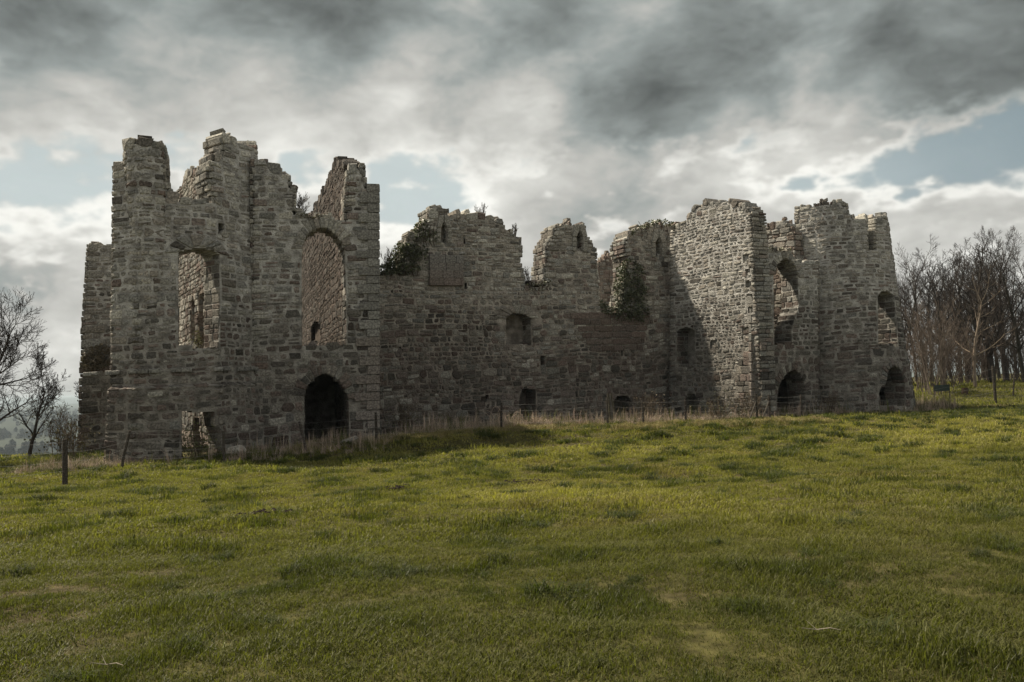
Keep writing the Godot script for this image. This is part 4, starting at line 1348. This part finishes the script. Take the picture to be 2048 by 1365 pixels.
func small_things() -> void:
	# leaning old stakes before the low arch
	for k in 2:
		var p := at([1222, 1234][k], 840, 35.6)
		p.y = gh(p.x, 35.6)
		var mb := MB.new()
		tube(mb, PackedVector3Array([Vector3(0, -0.2, 0), Vector3(-0.05 - 0.12 * k, 1.35, -0.1)]), PackedFloat32Array([0.05, 0.042]), 7, Color(0.13, 0.115, 0.09), true)
		var o := part("stake", mb, M.wood, self)
		o.position = p
		tag(o, ["upright old stake beside the low arch of the middle wall", "stake leaning left against the upright one by the low arch"][k], "stake", "old stakes by the low arch")
	# green board on legs at the grove
	var p2 := at(1885, 800, 48.5)
	p2.y = gh(p2.x, 48.5)
	var board := thing("notice_board", p2, "small dark green board on short posts in front of the hazel clumps", "board")
	var bm := BoxMesh.new()
	bm.size = Vector3(0.8, 0.34, 0.04)
	var gm := StandardMaterial3D.new()
	gm.albedo_color = Color(0.10, 0.17, 0.15)
	gm.roughness = 0.6
	var bo := MeshInstance3D.new()
	bo.name = "panel"; bo.mesh = bm; bo.material_override = gm
	bo.position = Vector3(0, 0.55, 0.04)
	board.add_child(bo)
	for s in [-0.42, 0.42]:
		var mb := MB.new()
		tube(mb, PackedVector3Array([Vector3(s, -0.1, 0), Vector3(s, 0.8, 0)]), PackedFloat32Array([0.035, 0.03]), 6, Color(0.1, 0.085, 0.07), true)
		part("post", mb, M.wood, board)
	# stump
	var p3 := at(1931, 795, 50.0)
	p3.y = gh(p3.x, 50.0)
	var sm := MB.new()
	tube(sm, PackedVector3Array([Vector3(0, -0.1, 0), Vector3(0, 0.1, 0), Vector3(0.02, 0.38, 0)]), PackedFloat32Array([0.24, 0.19, 0.17]), 9, Color(0.12, 0.085, 0.06), true)
	var so := part("tree_stump", sm, M.wood, self)
	so.position = p3
	tag(so, "short brown tree stump in the grass before the grove", "tree stump")
	# bare soil thrown up in the grass
	for k in 3:
		var px: float = [1052, 792, 520][k]
		var py: float = [968, 979, 1033][k]
		var r := ray(px, py)
		var d := 15.0
		for i in 30:
			d = clampf((gh(r.x / -r.z * d, d) - EYE.y) / (r.y / -r.z), 4.0, 40.0) * 0.5 + d * 0.5
		var x := r.x / -r.z * d
		var mb := MB.new()
		for j in 40:
			var a := R(0, TAU)
			var rr := sqrt(rng.randf())
			var q := Vector3(cos(a) * rr * [0.55, 0.22, 0.5][k], R(0.0, 0.05), sin(a) * rr * 0.25)
			var s := R(0.02, 0.05)
			var t := Vector3(0, s * 0.6, 0)
			var e := [Vector3(s, 0, 0), Vector3(0, 0, s), Vector3(-s, 0, 0), Vector3(0, 0, -s)]
			for i in 4:
				mb.tri(q + t + Vector3(R(-0.01, 0.01), 0, 0), q + e[i], q + e[(i + 1) % 4], Color(0.045, 0.035, 0.03) * R(0.7, 1.5))
		var o := part("soil_patch", mb, M.earth, self)
		o.position = Vector3(x, gh(x, d) + 0.02, -d)
		tag(o, ["broad dark patch of thrown-up soil in the middle of the meadow", "small dark patch of soil left of the broad one", "thin line of dark clods in the nearer grass on the left"][k], "soil patch")
	# fallen blocks at the foot of the walls
	var spots := [[300, 28.0, 0.35, "fallen block below the left tower, left of its ground floor window"], [470, 28.4, 0.3, "fallen block between the ground floor window and the lower dark arch"], [700, 29.6, 0.26, "fallen block at the right foot of the lower dark arch"], [850, 35.0, 0.3, "fallen block at the foot of the middle wall under the ivy clump"],
		[1110, 36.6, 0.3, "fallen block at the foot of the middle wall under the pillar"], [1330, 38.0, 0.34, "fallen block in the corner where middle and return walls meet"], [1640, 39.2, 0.3, "fallen block at the foot of the right tower beside its arch"], [1790, 40.2, 0.32, "fallen block under the rightmost dark arch"]]
	for s in spots:
		var p := at(s[0], 860, s[1])
		p.y = gh(p.x, s[1])
		var o := MeshInstance3D.new()
		var mb := MB.new()
		var f := flat_frame(Vector2.ZERO, R(-40, 40))
		stones.clear()
		stone(f, 0, 0.0, rect(-s[2], s[2], -0.1, s[2] * R(0.8, 1.2), 0.05), s[2] * 0.6, s[2] * 0.6, 0.05, 1.3, tone("tower", 5.0, p.x), 0)
		mb.add(stones[0].v, stone_idx, stones[0].c)
		o.name = numbered("fallen_stone")
		o.mesh = mb.mesh(M.stone)
		o.position = p
		o.rotation = Vector3(R(-0.3, 0.3), 0, R(-0.3, 0.3))
		add_child(o)
		tag(o, s[3], "stone block", "fallen stones at the foot of the walls")
	# dry sticks in the foreground
	var sticks := [[1640, 1258, 0.12, "forked dry stick in the grass at the lower right"], [218, 1328, 0.1, "dry twig in the grass at the lower left corner"]]
	for s in sticks:
		var r := ray(s[0], s[1])
		var d := 8.0
		for i in 30:
			d = clampf((gh(r.x / -r.z * d, d) + 0.06 - EYE.y) / (r.y / -r.z), 3.0, 40.0) * 0.5 + d * 0.5
		var x := r.x / -r.z * d
		var mb := MB.new()
		tube(mb, PackedVector3Array([Vector3(-s[2], 0.02, 0.02), Vector3(-0.02, 0.0, 0.0), Vector3(s[2] * 0.5, 0.012, 0.015), Vector3(s[2], 0.0, 0.03)]), PackedFloat32Array([0.002, 0.003, 0.003, 0.0015]), 5, Color(0.36, 0.31, 0.25))
		tube(mb, PackedVector3Array([Vector3(-0.02, 0.0, 0.0), Vector3(-s[2] * 0.6, 0.05, -0.03)]), PackedFloat32Array([0.002, 0.001]), 5, Color(0.36, 0.31, 0.25))
		var o := part("stick", mb, M.bark, self)
		o.name = numbered("stick")
		o.position = Vector3(x, gh(x, d) + 0.055, -d)
		tag(o, s[3], "stick")
